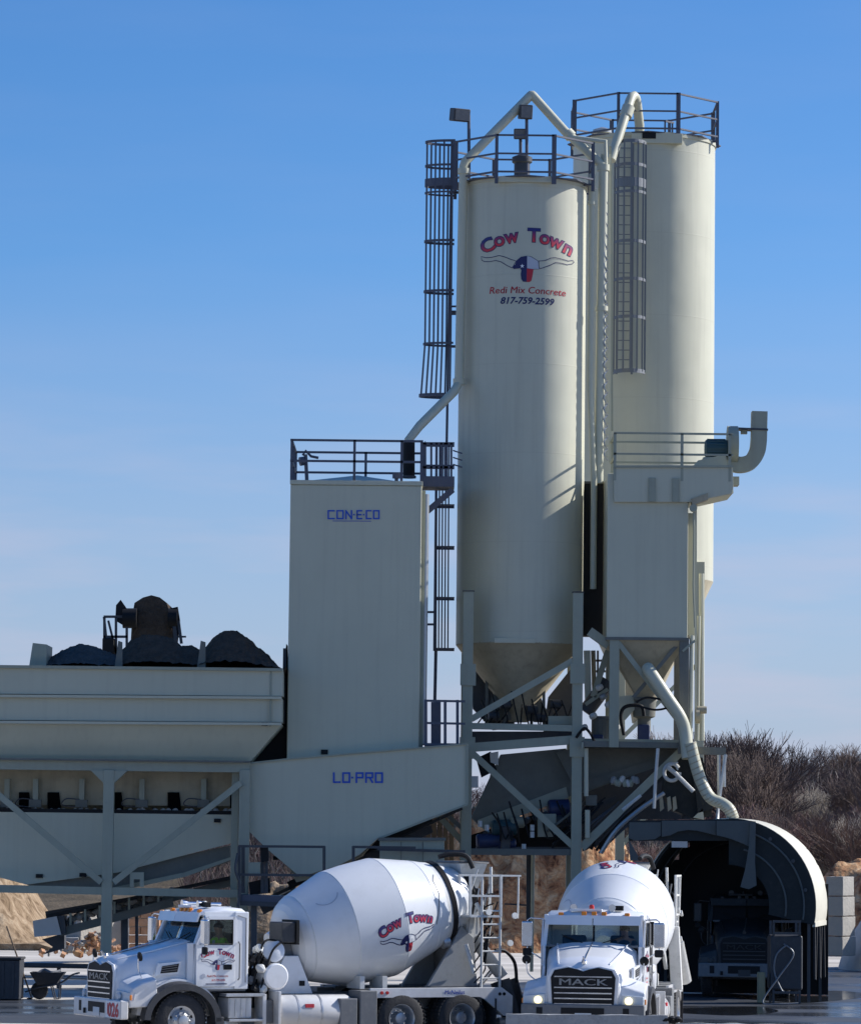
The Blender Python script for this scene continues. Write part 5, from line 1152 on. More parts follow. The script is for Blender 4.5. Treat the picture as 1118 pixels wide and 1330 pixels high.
# foreground concrete barriers
def barrier(label, xa, xb, Y, h):
    b = MB(); pr = [(-.30, 0), (.30, 0), (.30, .07), (.14, .28), (.09, h), (-.09, h), (-.14, .28), (-.30, .07)]
    n = max(2, int((xb-xa)/.12)); rows = []
    for i in range(n+1):
        x = xa+(xb-xa)*i/n; rows.append([b.b.verts.new((x+noise.noise(Vector((x*2, y, z)))*.02, Y+y+noise.noise(Vector((x*4, z*3, 2)))*.012, z+(noise.noise(Vector((x*3, y*9, 5)))*.02 if z > .5 else 0))) for y, z in pr])
    for A, B_ in zip(rows, rows[1:]):
        for k in range(8): b.face([A[k], A[(k+1) % 8], B_[(k+1) % 8], B_[k]])
    b.face(rows[0][::-1]); b.face(rows[-1]); o = b.build('concrete_barrier', 'old_concrete', smooth=True); return tag(o, label, 'barrier', None)
x_ = P(722, 1325, 69).x
barrier('worn concrete barrier in front of the bumper of the right truck', P(657, 1325, 69).x, P(868, 1325, 69).x-.03, 69, .99)
barrier('worn concrete barrier section at the lower right edge', P(876, 1325, 69).x+.02, P(1120, 1325, 69).x+1.5, 69, .86)
DB = thing('rag_bundle', 'small dark and white rag bundle lying on the barrier joint', 'rags', P(876, 1326, 69))
for i in range(9):
    q = P(874+rnd.uniform(-10, 12), 1325+rnd.uniform(-2, 2), 68.95); MB().lathe([(-.06, .02), (0, rnd.uniform(.05, .09)), (.05, .02)], q, (rnd.uniform(-1, 1), .2, 1), 8).build('rag', rnd.choice(('black', 'black', 'dusty_white')), DB, smooth=True)
# ================================================================== MIXER TRUCKS
def person(par, seat, facing=1, m_top='vest'):
    """driver: one continuous skinned body seated, local truck coordinates (x forward)"""
    sx, sy, sz = seat
    J = {'pelvis': (0, 0, .1), 'belly': (-.02, 0, .3), 'chest': (-.03, 0, .5), 'neck': (-.01, 0, .66), 'head': (.02, 0, .78), 'crown': (.02, 0, .90),
         'sl': (-.02, .19, .58), 'el': (.16, .25, .36), 'wl': (.40, .17, .42), 'hl': (.48, .15, .46), 'sr': (-.02, -.19, .58), 'er': (.16, -.25, .36), 'wr': (.40, -.17, .42), 'hr': (.48, -.15, .46),
         'kl': (.45, .12, .14), 'al': (.62, .12, -.25), 'fl': (.78, .12, -.28), 'kr': (.45, -.12, .14), 'ar': (.62, -.12, -.25), 'fr': (.78, -.12, -.28), 'jl': (.02, .1, .1), 'jr': (.02, -.1, .1)}
    Rr = {'pelvis': .15, 'belly': .13, 'chest': .16, 'neck': .06, 'head': .09, 'crown': .075, 'sl': .07, 'el': .045, 'wl': .032, 'hl': .04, 'sr': .07, 'er': .045, 'wr': .032, 'hr': .04,
          'kl': .065, 'al': .045, 'fl': .045, 'kr': .065, 'ar': .045, 'fr': .045, 'jl': .09, 'jr': .09}
    E = [('pelvis','belly'),('belly','chest'),('chest','neck'),('neck','head'),('head','crown'),('chest','sl'),('sl','el'),('el','wl'),('wl','hl'),('chest','sr'),('sr','er'),('er','wr'),('wr','hr'),
         ('pelvis','jl'),('jl','kl'),('kl','al'),('al','fl'),('pelvis','jr'),('jr','kr'),('kr','ar'),('ar','fr')]
    ks = list(J); me = bpy.data.meshes.new('person'); me.from_pydata([Vector(J[k])+Vector(seat) for k in ks], [(ks.index(a), ks.index(c)) for a, c in E], [])
    o = bpy.data.objects.new('person', me); C.objects.link(o)
    sk = o.modifiers.new('skin', 'SKIN'); sk.use_smooth_shade = True
    for i, k in enumerate(ks): me.skin_vertices[0].data[i].radius = (Rr[k], Rr[k])
    me.skin_vertices[0].data[0].use_root = True
    su = o.modifiers.new('sub', 'SUBSURF'); su.levels = 1; su.render_levels = 2
    o.data.materials.append(M['skin'])
    hair = MB().lathe([(0, .105), (.05, .10), (.09, .06), (.1, .0)], Vector(seat)+Vector((.0, 0, .80)), (-.15, 0, 1), 16).build('hair', 'black', o, smooth=True, world=False)
    b = MB(); 
    b.lathe([(.08, .17), (.3, .165), (.5, .19), (.6, .12), (.63, .07)], Vector(seat)+Vector((-.02, 0, 0)), (-.03, 0, 1), 20, cap=False)
    for s in (1, -1): b.tube([Vector(seat)+Vector(p) for p in ((-.02, s*.17, .57), (.08, s*.23, .46), (.16, s*.255, .37))], .07, 10)
    v = b.build('vest', m_top, o, smooth=True, world=False)
    b = MB().bar(Vector(seat)+Vector((.16, .12, .12)), Vector(seat)+Vector((.16, .12, .56)), .05, .02).bar(Vector(seat)+Vector((.16, -.12, .12)), Vector(seat)+Vector((.16, -.12, .56)), .05, .02); b.build('vest_band', 'dusty_white', v, world=False)
    return o

def box_(t, nm, m_, x0, x1, y0, y1, z0, z1, bevel=0, **k): return MB().box(x0, x1, y0, y1, z0, z1).build(nm, m_, t, bevel=bevel, world=False)
def mirror_(t, fn):
    for s in (1, -1): fn(s)

def make_truck(label, loc_, heading, number=None, roll_angle=R(0), detail=True, door_marks=True, lit=False, vest=True, low_marks=None):
    """x forward from the front axle, y to the driver's left, z up; heading = angle of +x"""
    t = thing('mixer_truck', label, 'mixer truck', loc_, heading, None)
    W_ = 'truck_white'
    for s in (1, -1): box_(t, 'frame_rail', 'truck_grey', -7.0, 1.0, s*.42-.05, s*.42+.05, .72, 1.0)
    # bumper
    b = MB().box(1.12, 1.30, -1.2, 1.2, .56, .93); b.build('bumper', 'truck_grey' if number is None else W_, t, bevel=.03, world=False)
    for y0, y1 in ((.78, .9), (-.9, -.78), (-.42, .42)): box_(t, 'bumper_slot', 'black', 1.295, 1.306, y0, y1, .66, .86)
    box_(t, 'license_plate', 'lens', 1.306, 1.312, -.15, .17, .60, .76)
    box_(t, 'tow_eye', 'black', 1.29, 1.33, -.62, -.55, .62, .72)
    if number:
        m_ = lambda u, v, off: Vector((1.305+off, u, v))
        box_(t, 'number_board', 'white_letter', 1.303, 1.308, .50, 1.19, .585, .905)
        m2 = lambda u, v, off: Vector((1.31+off, u, v))
        decal([word('026', .36, .89, .615, 0, .035)], m2, 'lettering', 'red_letter', t, .3, False); decal([stroke([(.60, .64), (.60, .86)], .03)], m2, 'lettering', 'red_letter', t, .3, False)
        # side of bumper carries the number too, where the corner faces sideways
    # hood: loft of sections
    secs = [(1.19, .70, 1.60, .80), (1.10, .74, 1.70, .80), (.55, .80, 1.82, .95), (.0, .86, 1.96, 1.05), (-.36, .92, 2.06, 1.10)]
    b = MB(); rows = []
    for x, hw, zt2, zb2 in secs:
        pr = [(-hw, zb2), (-hw, zt2-.32), (-hw+.05, zt2-.14), (-hw+.20, zt2-.03), (-hw*.45, zt2+.01), (0, zt2+.035), (hw*.45, zt2+.01), (hw-.20, zt2-.03), (hw-.05, zt2-.14), (hw, zt2-.32), (hw, zb2)]
        rows.append([b.b.verts.new((x, y, z)) for y, z in pr])
    for A, B_ in zip(rows, rows[1:]):
        for k in range(10): b.face([A[k], A[k+1], B_[k+1], B_[k]])
    b.face(rows[0]); b.face(rows[-1][::-1]); b.build('hood', W_, t, smooth=True, world=False)
    rod(t, 'hood_seam', [(1.0, 0, 1.765), (.0, 0, 2.003), (-.36, 0, 2.1)], .008, 'truck_grey', 5, world=False)
    for s in (1, -1):
        rod(t, 'hood_crease', [(1.08, s*.50, 1.70), (.4, s*.60, 1.855), (-.34, s*.70, 2.045)], .012, W_, 6, world=False)
        b = MB().prism([(-.02, s*.90, 1.42), (.46, s*.86, 1.38), (.40, s*.85, 1.62), (-.06, s*.92, 1.66)], (0, s*.05, 0)); b.build('intake_frame', W_, t, world=False)
        b = MB().prism([(.02, s*.955, 1.46), (.36, s*.92, 1.43), (.32, s*.91, 1.57), (-.01, s*.965, 1.62)], (0, s*.012, 0)); b.build('intake_grille', 'black', t, world=False)
        for k in range(3): rod(t, 'intake_slat', [(.02, s*.972, 1.50+k*.045), (.34, s*.932, 1.465+k*.04)], .006, 'truck_grey', 5, world=False)
    # grille
    b = MB(); 
    outer = [(-.66, .84), (.66, .84), (.70, 1.45), (.62, 1.60), (.32, 1.66), (.12, 1.62), (0, 1.58), (-.12, 1.62), (-.32, 1.66), (-.62, 1.60), (-.70, 1.45)]
    b.prism([(1.18, y, z) for y, z in outer], (.05, 0, 0)); b.build('grille_surround', 'truck_white', t, bevel=.015, world=False)
    inner = [(y*.90, .87+(z-.84)*.93) for y, z in outer]
    MB().prism([(1.232, y, z) for y, z in inner], (.012, 0, 0)).build('grille', 'black', t, world=False)
    for k in range(6):
        z = .93+k*.105
        if k == 4: continue
        MB().box(1.244, 1.262, -.56, .56, z-.012, z+.012).build('grille_slat', 'chrome', t, world=False)
    m3 = lambda u, v, off: Vector((1.262+off, u, v))
    decal([word('MACK', .175, 0, 1.295, 0, .006, 0, 1.95)], m3, 'lettering', 'rim_metal', t, .4, False)
    b = MB().lathe([(0, .045), (.05, .05), (.09, .03)], (1.12, 0, 1.70), (0, 0, 1), 10); b.box(1.05, 1.2, -.02, .02, 1.76, 1.80).bar((1.18, 0, 1.78), (1.22, 0, 1.84), .03, .03); b.build('hood_ornament', 'chrome', t, world=False)
    # fenders
    for s in (1, -1):
        # nose block from hood to outer edge with headlight
        y0, y1 = s*.70, s*1.19
        pts = [(1.17, y0, .78), (1.14, y1*.98, .80), (1.08, y1*.98, 1.12), (.98, y1*.96, 1.20), (1.02, y0, 1.38), (1.18, y0, 1.30)]
        b = MB(); lo = min(y0, y1)
        pr = [(1.18, .78), (1.20, 1.05), (1.12, 1.20), (.90, 1.31), (.62, 1.38), (.60, 1.10), (.66, .80)]
        pri = [(x, y0, z+.10*(z > 1.15)) for x, z in pr]; pro = [(x-.08, y1, z-.05*(z > 1.0)) for x, z in pr]
        v0 = [b.b.verts.new(p) for p in pri]; v1 = [b.b.verts.new(p) for p in pro]; b.face(v0); b.face(v1[::-1])
        for i in range(7): b.face([v0[i], v0[(i+1) % 7], v1[(i+1) % 7], v1[i]])
        b.build('fender_nose', W_, t, bevel=.03, world=False)
        MB().hexa([(1.205, s*.74, .92), (1.14, s*1.16, .92), (1.12, s*1.16, 1.08), (1.205, s*.74, 1.12), (1.12, s*.74, .92), (1.0, s*1.205, .93), (.98, s*1.2, 1.08), (1.1, s*.74, 1.12)]).build('headlight', 'lens', t, bevel=.015, world=False)
        MB().lathe([(0, .075), (.03, .075), (.05, .05)], (1.185, s*.88, 1.0), (1, s*.15, 0), 16).build('lamp', 'lamp_lit' if lit else 'lens', t, smooth=True, world=False)
        MB().box(1.06, 1.10, *sorted((s*1.12, s*1.21)), .93, 1.03).build('turn_signal', 'amber', t, bevel=.01, world=False)
        # arch over wheel: white inner part, black flare outer
        def arch(ro, ri, ya, yb, a0, a1, nm, m_):
            b = MB(); n = 22; rws = []
            for k in range(n+1):
                a = R(a0+(a1-a0)*k/n); c_, s_ = math.cos(a), math.sin(a)
                rws.append([b.b.verts.new((ro*c_*1.06, ya, .53+ro*s_)), b.b.verts.new((ro*c_*1.06, yb, .53+(ro-.05)*s_)), b.b.verts.new((ri*c_*1.06, yb, .53+(ri-.05)*s_)), b.b.verts.new((ri*c_*1.06, ya, .53+ri*s_))])
            for A, B_ in zip(rws, rws[1:]):
                for k in range(4): b.face([A[k], A[(k+1) % 4], B_[(k+1) % 4], B_[k]])
            b.face(rws[0]); b.face(rws[-1][::-1]); return b.build(nm, m_, t, smooth=True, world=False)
        arch(.84, .70, s*.74, s*1.0, 8, 172, 'fender', W_)
        arch(.76, .64, s*.98, s*1.24, 2, 182, 'fender_flare', 'black_plastic')
        box_(t, 'fender_tail', 'black_plastic', -.86, -.68, *sorted((s*.80, s*1.24)), .25, .60, .02)
    # cab
    cz, rr = 1.12, 2.58
    for s in (1, -1):
        pr = [(-1.44, cz), (-.30, cz), (-.30, 1.5), (-.34, 2.0), (-1.44, 2.0)]
        MB().prism([(x, s*.99, z) for x, z in pr], (0, s*-.05, 0)).build('cab_side', W_, t, world=False)
        box_(t, 'cab_corner', W_, -1.46, -1.16, *sorted((s*.93, s*1.02)), cz, 2.62, .02)
        MB().bar((-.36, s*.96, 1.98), (-.60, s*.93, 2.58), .09, .08).build('windshield_pillar', W_, t, world=False)
        MB().box(-1.2, -.52, *sorted((s*.92, s*.99)), 2.50, 2.62).build('cab_header', W_, t, bevel=.01, world=False)
        # door
        b = MB(); y_ = s*1.0
        dpr = [(-1.17, cz+.05), (-.34, cz+.05), (-.34, 1.98), (-1.17, 1.98)]
        D_ = MB().prism([(x, y_, z) for x, z in dpr], (0, s*.03, 0)).build('door', W_, t, bevel=.012, world=False)
        for p, q in (((-1.15, y_+s*.015, 1.97), (-1.15, y_+s*.015, 2.52)), ((-1.15, y_+s*.015, 2.50), (-.60, y_+s*.015, 2.50)), ((-.60, y_+s*.015, 2.50), (-.37, y_+s*.015, 1.97)), ((-.62, y_+s*.015, 2.5), (-.62, y_+s*.015, 1.98))):
            if p[0] == -.62: MB().bar(p, q, .03, .03).build('vent_post', 'black', D_, world=False)
            else: MB().bar(p, q, .06, .035).build('window_frame', W_, D_, world=False)
        rod(D_, 'window_seal', [(-1.11, y_+s*.035, 2.0), (-1.11, y_+s*.035, 2.46), (-.64, y_+s*.035, 2.46), (-.45, y_+s*.035, 2.0), (-1.11, y_+s*.035, 2.0)], .014, 'black', 6, world=False)
        MB().prism([(x, y_+s*.005, z) for x, z in ((-1.12, 1.98), (-.42, 1.98), (-.62, 2.48), (-1.12, 2.48))], (0, s*.006, 0)).build('window_glass', 'glass', D_, world=False)
        MB().box(-1.10, -.92, *sorted((y_+s*.03, y_+s*.055)), 1.50, 1.60).build('handle', 'black', D_, bevel=.01, world=False)
        rod(t, 'grab_bar', [(-1.24, s*1.03, 1.3), (-1.24, s*1.09, 1.34), (-1.24, s*1.09, 2.0), (-1.24, s*1.03, 2.04)], .014, 'truck_grey', 6, world=False)
        # panel groove at the cab corner
        rod(t, 'cab_groove', [(-1.40, s*1.025, 1.25), (-1.40, s*1.025, 2.5), (-1.22, s*1.025, 2.55)], .008, 'truck_grey', 5, world=False)
        MB().box(-.32, -.18, *sorted((s*.92, s*.98)), 1.12, 2.02).build('cowl_side', W_, t, bevel=.02, world=False)
    box_(t, 'cab_floor', 'truck_grey', -1.44, -.3, -.94, .94, 1.08, 1.2); 
    for y0, y1, z0, z1 in ((-.95, .95, 1.15, 2.0), (-.95, -.55, 2.0, 2.6), (.55, .95, 2.0, 2.6), (-.55, .55, 2.42, 2.6)): box_(t, 'cab_rear_panel', W_, -1.46, -1.41, y0, y1, z0, z1)
    MB().box(-1.44, -1.43, -.55, .55, 2.0, 2.42).build('rear_window', 'glass', t, world=False)
    # roof, crowned
    b = MB(); rows = []
    for x, zo, yo in ((-.50, 2.56, .93), (-.62, 2.64, .95), (-.95, 2.69, .97), (-1.35, 2.68, .97), (-1.47, 2.60, .95)):
        pr = [(-yo, 2.55), (-yo, zo-.05), (-yo+.07, zo), (0, zo+.03), (yo-.07, zo), (yo, zo-.05), (yo, 2.55)]
        rows.append([b.b.verts.new((x, y, z)) for y, z in pr])
    for A, B_ in zip(rows, rows[1:]):
        for k in range(7): b.face([A[k], A[(k+1) % 7], B_[(k+1) % 7], B_[k]])
    b.face(rows[0]); b.face(rows[-1][::-1]); b.build('roof', W_, t, smooth=True, world=False)
    # visor, windshield, wipers
    for s in (1, -1): MB().hexa([(-.30, s*.01, 2.42), (-.36, s*.95, 2.42), (-.42, s*.97, 2.60), (-.36, s*.01, 2.61), (-.34, s*.01, 2.42), (-.40, s*.95, 2.42), (-.46, s*.97, 2.60), (-.40, s*.01, 2.61)]).build('sun_visor', W_, t, world=False)
    for s in (1, -1):
        MB().hexa([(-.33, s*.02, 2.02), (-.37, s*.93, 2.0), (-.58, s*.90, 2.56), (-.54, s*.02, 2.57), (-.34, s*.02, 2.02), (-.38, s*.93, 2.0), (-.59, s*.90, 2.56), (-.55, s*.02, 2.57)]).build('windshield', 'glass', t, world=False)
        rod(t, 'wiper', [(-.30, s*.15, 2.05), (-.40, s*.62, 2.22)], .01, 'black', 5, world=False)
        rod(t, 'windshield_seal', [(-.34, s*.94, 2.0), (-.57, s*.92, 2.54)], .02, 'black', 6, world=False)
    box_(t, 'windshield_post', 'black', -.56, -.52, -.02, .02, 2.05, 2.5); box_(t, 'cowl', 'truck_grey', -.42, -.30, -.90, .90, 1.98, 2.03, .01)
    # interior
    box_(t, 'dashboard', 'black_plastic', -.62, -.40, -.88, .88, 1.72, 2.0, .05)
    for s in (1, -1):
        box_(t, 'seat', 'seat', -1.30, -.92, s*.48-.24, s*.48+.24, 1.45, 1.60, .05); box_(t, 'seat_back', 'seat', -1.40, -1.26, s*.48-.24, s*.48+.24, 1.55, 2.2, .05)
    MB().lathe([(-.012, .20), (.012, .20), (.012, .17), (-.012, .17), (-.012, .20)], (-.72, .48, 1.98), (-.5, 0, 1), 24, cap=False).build('steering_wheel', 'black', t, world=False)
    rod(t, 'steering_column', [(-.5, .48, 1.78), (-.72, .48, 1.98)], .03, 'black', 6, world=False)
    # roof lamps and horns
    for y in (-.66, -.2, 0, .2, .66): MB().box(-.60, -.52, y-.05, y+.05, 2.60, 2.66+.02*(abs(y) < .5)).build('marker_light', 'amber', t, bevel=.015, world=False)
    box_(t, 'strobe_base', W_, -.75, -.6, -.5, .15, 2.68, 2.73, .01)
    for y in (.35, -.42): MB().lathe([(0, .03), (.35, .03), (.42, .055), (.5, .07)], (-1.15, y, 2.76), (1, 0, 0), 14).build('air_horn', 'chrome', t, smooth=True, world=False)
    box_(t, 'camera_box', 'black', -.85, -.72, .38, .56, 2.70, 2.80, .01)
    MB().lathe([(0, .05), (.08, .05), (.1, .03)], (-1.0, -.1, 2.71), (0, 0, 1), 12).build('beacon', 'red_lens' if not number else 'dusty_white', t, smooth=True, world=False)
    rod(t, 'antenna', [(-.62, .96, 2.5), (-.64, 1.0, 3.0)], .006, 'black', 4, world=False) if False else None
    # mirrors
    for s in (1, -1):
        mr = box_(t, 'mirror', 'chrome', -.44, -.34, *sorted((s*1.20, s*1.42)), 1.98, 2.48, .03)
        box_(mr, 'mirror_glass', 'lens', -.45, -.441, *sorted((s*1.215, s*1.405)), 2.0, 2.46)
        rod(mr, 'mirror_arm', [(-.5, s*.98, 2.52), (-.42, s*1.25, 2.54), (-.40, s*1.31, 2.5), (-.40, s*1.31, 1.93), (-.42, s*1.2, 1.85), (-.5, s*1.0, 1.72)], .015, 'chrome', 6, world=False)
        box_(mr, 'spot_mirror', 'black', -.44, -.36, *sorted((s*1.22, s*1.40)), 1.80, 1.95, .03)
        rod(t, 'hood_mirror_arm', curve_pts([(.75, s*.96, 1.34), (.9, s*1.12, 1.5), (.92, s*1.15, 1.72)]), .012, 'chrome', 6, world=False)
        MB().lathe([(-.03, .03), (0, .09), (.03, .09)], (.90, s*1.15, 1.76), (-1, 0, .2), 14).build('hood_mirror', 'black', t, smooth=True, world=False)
    # wheels
    def wheel(x, y, s, rear):
        r0 = .53 if not rear else .52; w2 = .15 if not rear else .14
        o = MB().lathe([(-w2, .30), (-w2-.0, .44), (-w2+.03, .50), (-w2+.06, r0), (w2-.06, r0), (w2-.03, .50), (w2, .44), (w2, .30), (w2-.04, .27), (-w2+.04, .27), (-w2, .30)], (x, y, r0), (0, s, 0), 40, cap=False).build('wheel', 'rubber', t, smooth=True, world=False)
        if not rear: pr = [(w2-.05, .285), (w2-.01, .285), (w2-.03, .25), (w2-.06, .20), (w2-.02, .19), (w2+.02, .14), (w2+.05, .11), (w2+.09, .10), (w2+.10, .06), (w2+.10, .0)]
        else: pr = [(w2-.02, .292), (w2+.005, .285), (w2-.02, .262), (-.06, .240), (-.12, .20), (-.12, .13), (.0, .12), (.09, .11), (.10, .07), (.10, .0)]
        rm = MB().lathe(pr, (x, y, r0), (0, s, 0), 32, cap=False).build('rim', 'rim_metal', o, smooth=True, world=False)
        for k in range(10):
            a = k*math.pi/5; rad = .165; yy = y+s*((w2+.0) if not rear else -.07)
            MB().lathe([(0, .016), (.045, .014)], (x+rad*math.cos(a), yy, r0+rad*math.sin(a)), (0, s, 0), 6).build('wheel_nut', 'chrome', rm, world=False)
            if not rear and k % 2 == 0:
                MB().lathe([(0, .03), (.004, .03)], (x+.235*math.cos(a+.3), y+s*(w2-.035), r0+.235*math.sin(a+.3)), (0, s, 0), 10).build('hand_hole', 'black', rm, world=False)
        b = MB()
        for k in range(44):
            a = k*2*math.pi/44; c_, s_ = math.cos(a), math.sin(a)
            for yy in (-w2*.62, 0, w2*.62):
                q = Vector((x+c_*(r0+.004), y+yy, r0+s_*(r0+.004))); b.bar(q-Vector((-s_, 0, c_))*.022, q+Vector((-s_, 0, c_))*.022, .075, .02, up=(c_, 0, s_))
        b.build('tread', 'rubber', o, world=False)
    for s in (1, -1):
        wheel(0, s*1.02, s, False)
        for x in (-4.75, -6.10):
            wheel(x, s*1.03, s, True); wheel(x, s*.70, s, True)
    for x in (0, -4.75, -6.10): rod(t, 'axle', [(x, -.9, .53), (x, .9, .53)], .07, 'truck_grey', 10, world=False)
    # steps, tank, boxes
    for s in (1, -1):
        box_(t, 'step', 'rim_metal', -1.75, -.92, *sorted((s*.85, s*1.20)), .98, 1.04, .01); box_(t, 'step', 'rim_metal', -1.70, -.98, *sorted((s*.9, s*1.22)), .50, .55, .01)
        box_(t, 'battery_box', W_, -1.5, -1.0, *sorted((s*.6, s*1.12)), .56, .96, .02); box_(t, 'step_side', W_, -1.78, -1.70, *sorted((s*.8, s*1.2)), .35, 1.03, .01)
        for k in range(4): box_(t, 'box_rib', 'rim_metal', -1.05-.12*k, -1.02-.12*k, *sorted((s*1.12, s*1.135)), .6, .93)
        box_(t, 'frame_bracket', 'truck_grey', -2.0, -1.82, *sorted((s*.5, s*1.05)), .45, .9, .02)
        tk = MB().lathe([(0, .25), (.03, .31), (.10, .34), (1.55, .34), (1.62, .31), (1.65, .25)], (-2.05, s*.92, .66), (-1, 0, 0), 32).build('fuel_tank', 'dusty_white' if False else W_, t, smooth=True, world=False)
        for x in (-2.45, -2.95): MB().lathe([(0, .346), (.04, .346)], (x, s*.92, .66), (-1, 0, 0), 32).build('tank_band', 'rim_metal', tk, smooth=True, world=False)
        box_(t, 'tank_bracket', W_, -2.06, -2.0, *sorted((s*.6, s*1.28)), .30, 1.08, .01)
        box_(tk, 'tank_label', 'red_letter', -2.78, -2.60, *sorted((s*1.22, s*1.262)), .76, .83) if s > 0 else None
        box_(t, 'tool_box', 'truck_grey', -3.72, -3.34, *sorted((s*.7, s*1.27)), .30, .93, .02); box_(t, 'splash_panel', 'truck_grey', -4.16, -3.78, *sorted((s*.72, s*1.26)), .25, 1.08, .02)
        # deck edge beam with slanted tail
        b = MB().prism([(x, s*1.10, z) for x, z in ((-4.05, .93), (-4.05, 1.12), (-7.0, 1.12), (-7.25, .95), (-7.25, .55), (-7.05, .55), (-6.62, .88), (-6.5, .93))], (0, s*.06, 0)); b.build('deck_beam', W_, t, bevel=.008, world=False)
        for x in (-4.30, -4.42): MB().lathe([(0, .035), (.03, .03)], (x, s*1.16, 1.03), (0, s, 0), 12).build('marker_light', 'red_lens', t, world=False)
        for x in (-6.95, -7.05): MB().lathe([(0, .035), (.02, .03)], (x, s*1.16, .99), (0, s, 0), 10).build('marker_light', 'black', t, world=False)
        box_(t, 'wheel_cover', 'truck_grey', -6.8, -4.1, *sorted((s*.55, s*1.12)), 1.07, 1.11)
        box_(t, 'mud_flap', 'rubber', -6.86, -6.84, *sorted((s*.6, s*1.2)), .25, .9)
        box_(t, 'tail_light', 'red_lens', -7.28, -7.24, *sorted((s*.8, s*1.1)), .7, .82, .01)
        for x in (-5.0, -6.3): box_(t, 'hanger', 'truck_grey', x-.12, x+.12, *sorted((s*1.0, s*1.13)), .86, .93)
        if s > 0:
            dk = lambda u, v, off: Vector((-u, 1.161+off, v))
            decal([word('McNeilus', .12, 5.92, .99, 0, .02, .15)], dk, 'lettering', 'blue_letter', t, .4, False)
            decal([word('MCRX 06', .055, 6.42, 1.0, 0, .01)], dk, 'lettering', 'navy', t, .4, False) if False else None
    box_(t, 'rear_bumper', W_, -7.25, -7.15, -1.1, 1.1, .55, .75, .01)
    # equipment behind the cab
    for s in (1, -1):
        ps = [(-2.05, s*.55, 1.0), (-3.05, s*.55, 1.0), (-2.72, s*.55, 1.75), (-2.42, s*.55, 1.75)]
        MB().prism(ps, (0, s*.08, 0)).build('front_pedestal', W_, t, bevel=.015, world=False)
        for x in (-2.35, -2.8): box_(t, 'pedestal_slot', 'black', x-.06, x+.06, *sorted((s*.635, s*.645)), 1.16, 1.26)
    box_(t, 'pedestal_cross', W_, -2.72, -2.42, -.55, .55, 1.1, 1.75, .03); box_(t, 'gearbox_mount', 'truck_grey', -2.72, -2.46, -.42, .42, 1.7, 2.1, .03)
    MB().lathe([(0, .2), (.35, .3), (.55, .34)], (-2.35, 0, 1.98), (-.97, 0, .25), 24).build('drum_gearbox', W_, t, smooth=True, world=False)
    box_(t, 'oil_cooler', 'black_plastic', -2.50, -2.20, .35, .95, 2.02, 2.42, .02); box_(t, 'cooler_frame', 'black', -2.56, -2.50, .3, 1.0, 1.98, 2.46)
    MB().lathe([(-.30, .23), (-.27, .26), (.27, .26), (.30, .23)], (-2.05, .78, 1.36), (0, 1, 0), 28).build('water_tank', W_, t, smooth=True, world=False)
    MB().lathe([(-.25, .2), (-.22, .22), (.3, .22), (.34, .1)], (-2.12, .6, 1.8), (.2, 1, .2), 24).build('filter_housing', W_, t, smooth=True, world=False)
    MB().lathe([(0, .09), (1.5, .09)], (-1.68, -.55, 1.2), (0, 0, 1), 16).build('exhaust_stack', 'rim_metal', t, smooth=True, world=False)
    rg = random.Random(hash(label) % 99 if False else 4)
    for i in range(16):
        x = rg.uniform(-1.9, -1.55); y = rg.uniform(.2, 1.0); z = rg.uniform(1.1, 1.9)
        MB().lathe([(-.1, .04), (0, rg.uniform(.06, .12)), (.1, .05)], (x, y, z), (rg.uniform(-1, 1), rg.uniform(-1, 1), .4), 8).build('hydraulic_fitting', rg.choice(('truck_grey', 'dusty_white', 'black', 'black')), t, smooth=True, world=False)
    for i in range(9):
        x = rg.uniform(-1.75, -1.6); y = .35+.08*i
        rod(t, 'hydraulic_hose', curve_pts([(x, y, 1.1), (x-.1, y, 1.5+rg.uniform(-.2, .2)), (x-.25, y, 1.9+rg.uniform(-.2, .2)), (-2.3, y-.1, 2.0+rg.uniform(-.2, .1))]), .022, 'black', 6, world=False)
    box_(t, 'engine_deck', 'black', -2.0, -1.5, -.8, .8, .75, 1.12)
    # drum
    tilt = R(12.8); A_ = Vector((-math.cos(tilt), 0, math.sin(tilt))); O_ = Vector((-2.66, 0, 2.01))
    prof = [(-.04, .30), (.0, .50), (.05, .64), (.13, .75), (.24, .83), (.30, .862), (.31, .85), (.325, .875), (1.13, 1.165), (1.14, 1.155), (1.155, 1.172), (1.6, 1.205), (2.20, 1.215), (2.21, 1.203), (2.225, 1.212), (3.02, .99), (3.03, .982), (3.045, .985), (3.4, .86), (3.95, .64), (4.05, .56)]
    dr = MB().lathe(prof, O_, A_, 96, cap=True).build('drum', 'drum_white', t, smooth=7, world=False)
    MB().lathe([(3.44, .84), (3.44, .875), (3.54, .875), (3.54, .80)], O_, A_, 64, cap=False).build('drum_ring', 'black', dr, smooth=True, world=False)
    MB().lathe([(3.30, .875), (3.30, .893), (3.40, .868), (3.40, .84)], O_, A_, 64, cap=False).build('drum_collar', 'dusty_white', dr, smooth=True, world=False)
    MB().lathe([(4.05, .56), (4.12, .60), (4.18, .56)], O_, A_, 48, cap=True).build('drum_mouth', 'black', dr, smooth=True, world=False)
    up = Vector((0, 1, 0)); up2 = A_.cross(up)
    def rad_at(tt):
        for (a, ra), (c_, rc) in zip(prof, prof[1:]):
            if a <= tt <= c_: return ra+(rc-ra)*(tt-a)/(c_-a)
        return 1
    upv = Vector((0, 0, 1)); upv = (upv-A_*upv.dot(A_)).normalized(); lat = Vector((0, 1, 0))
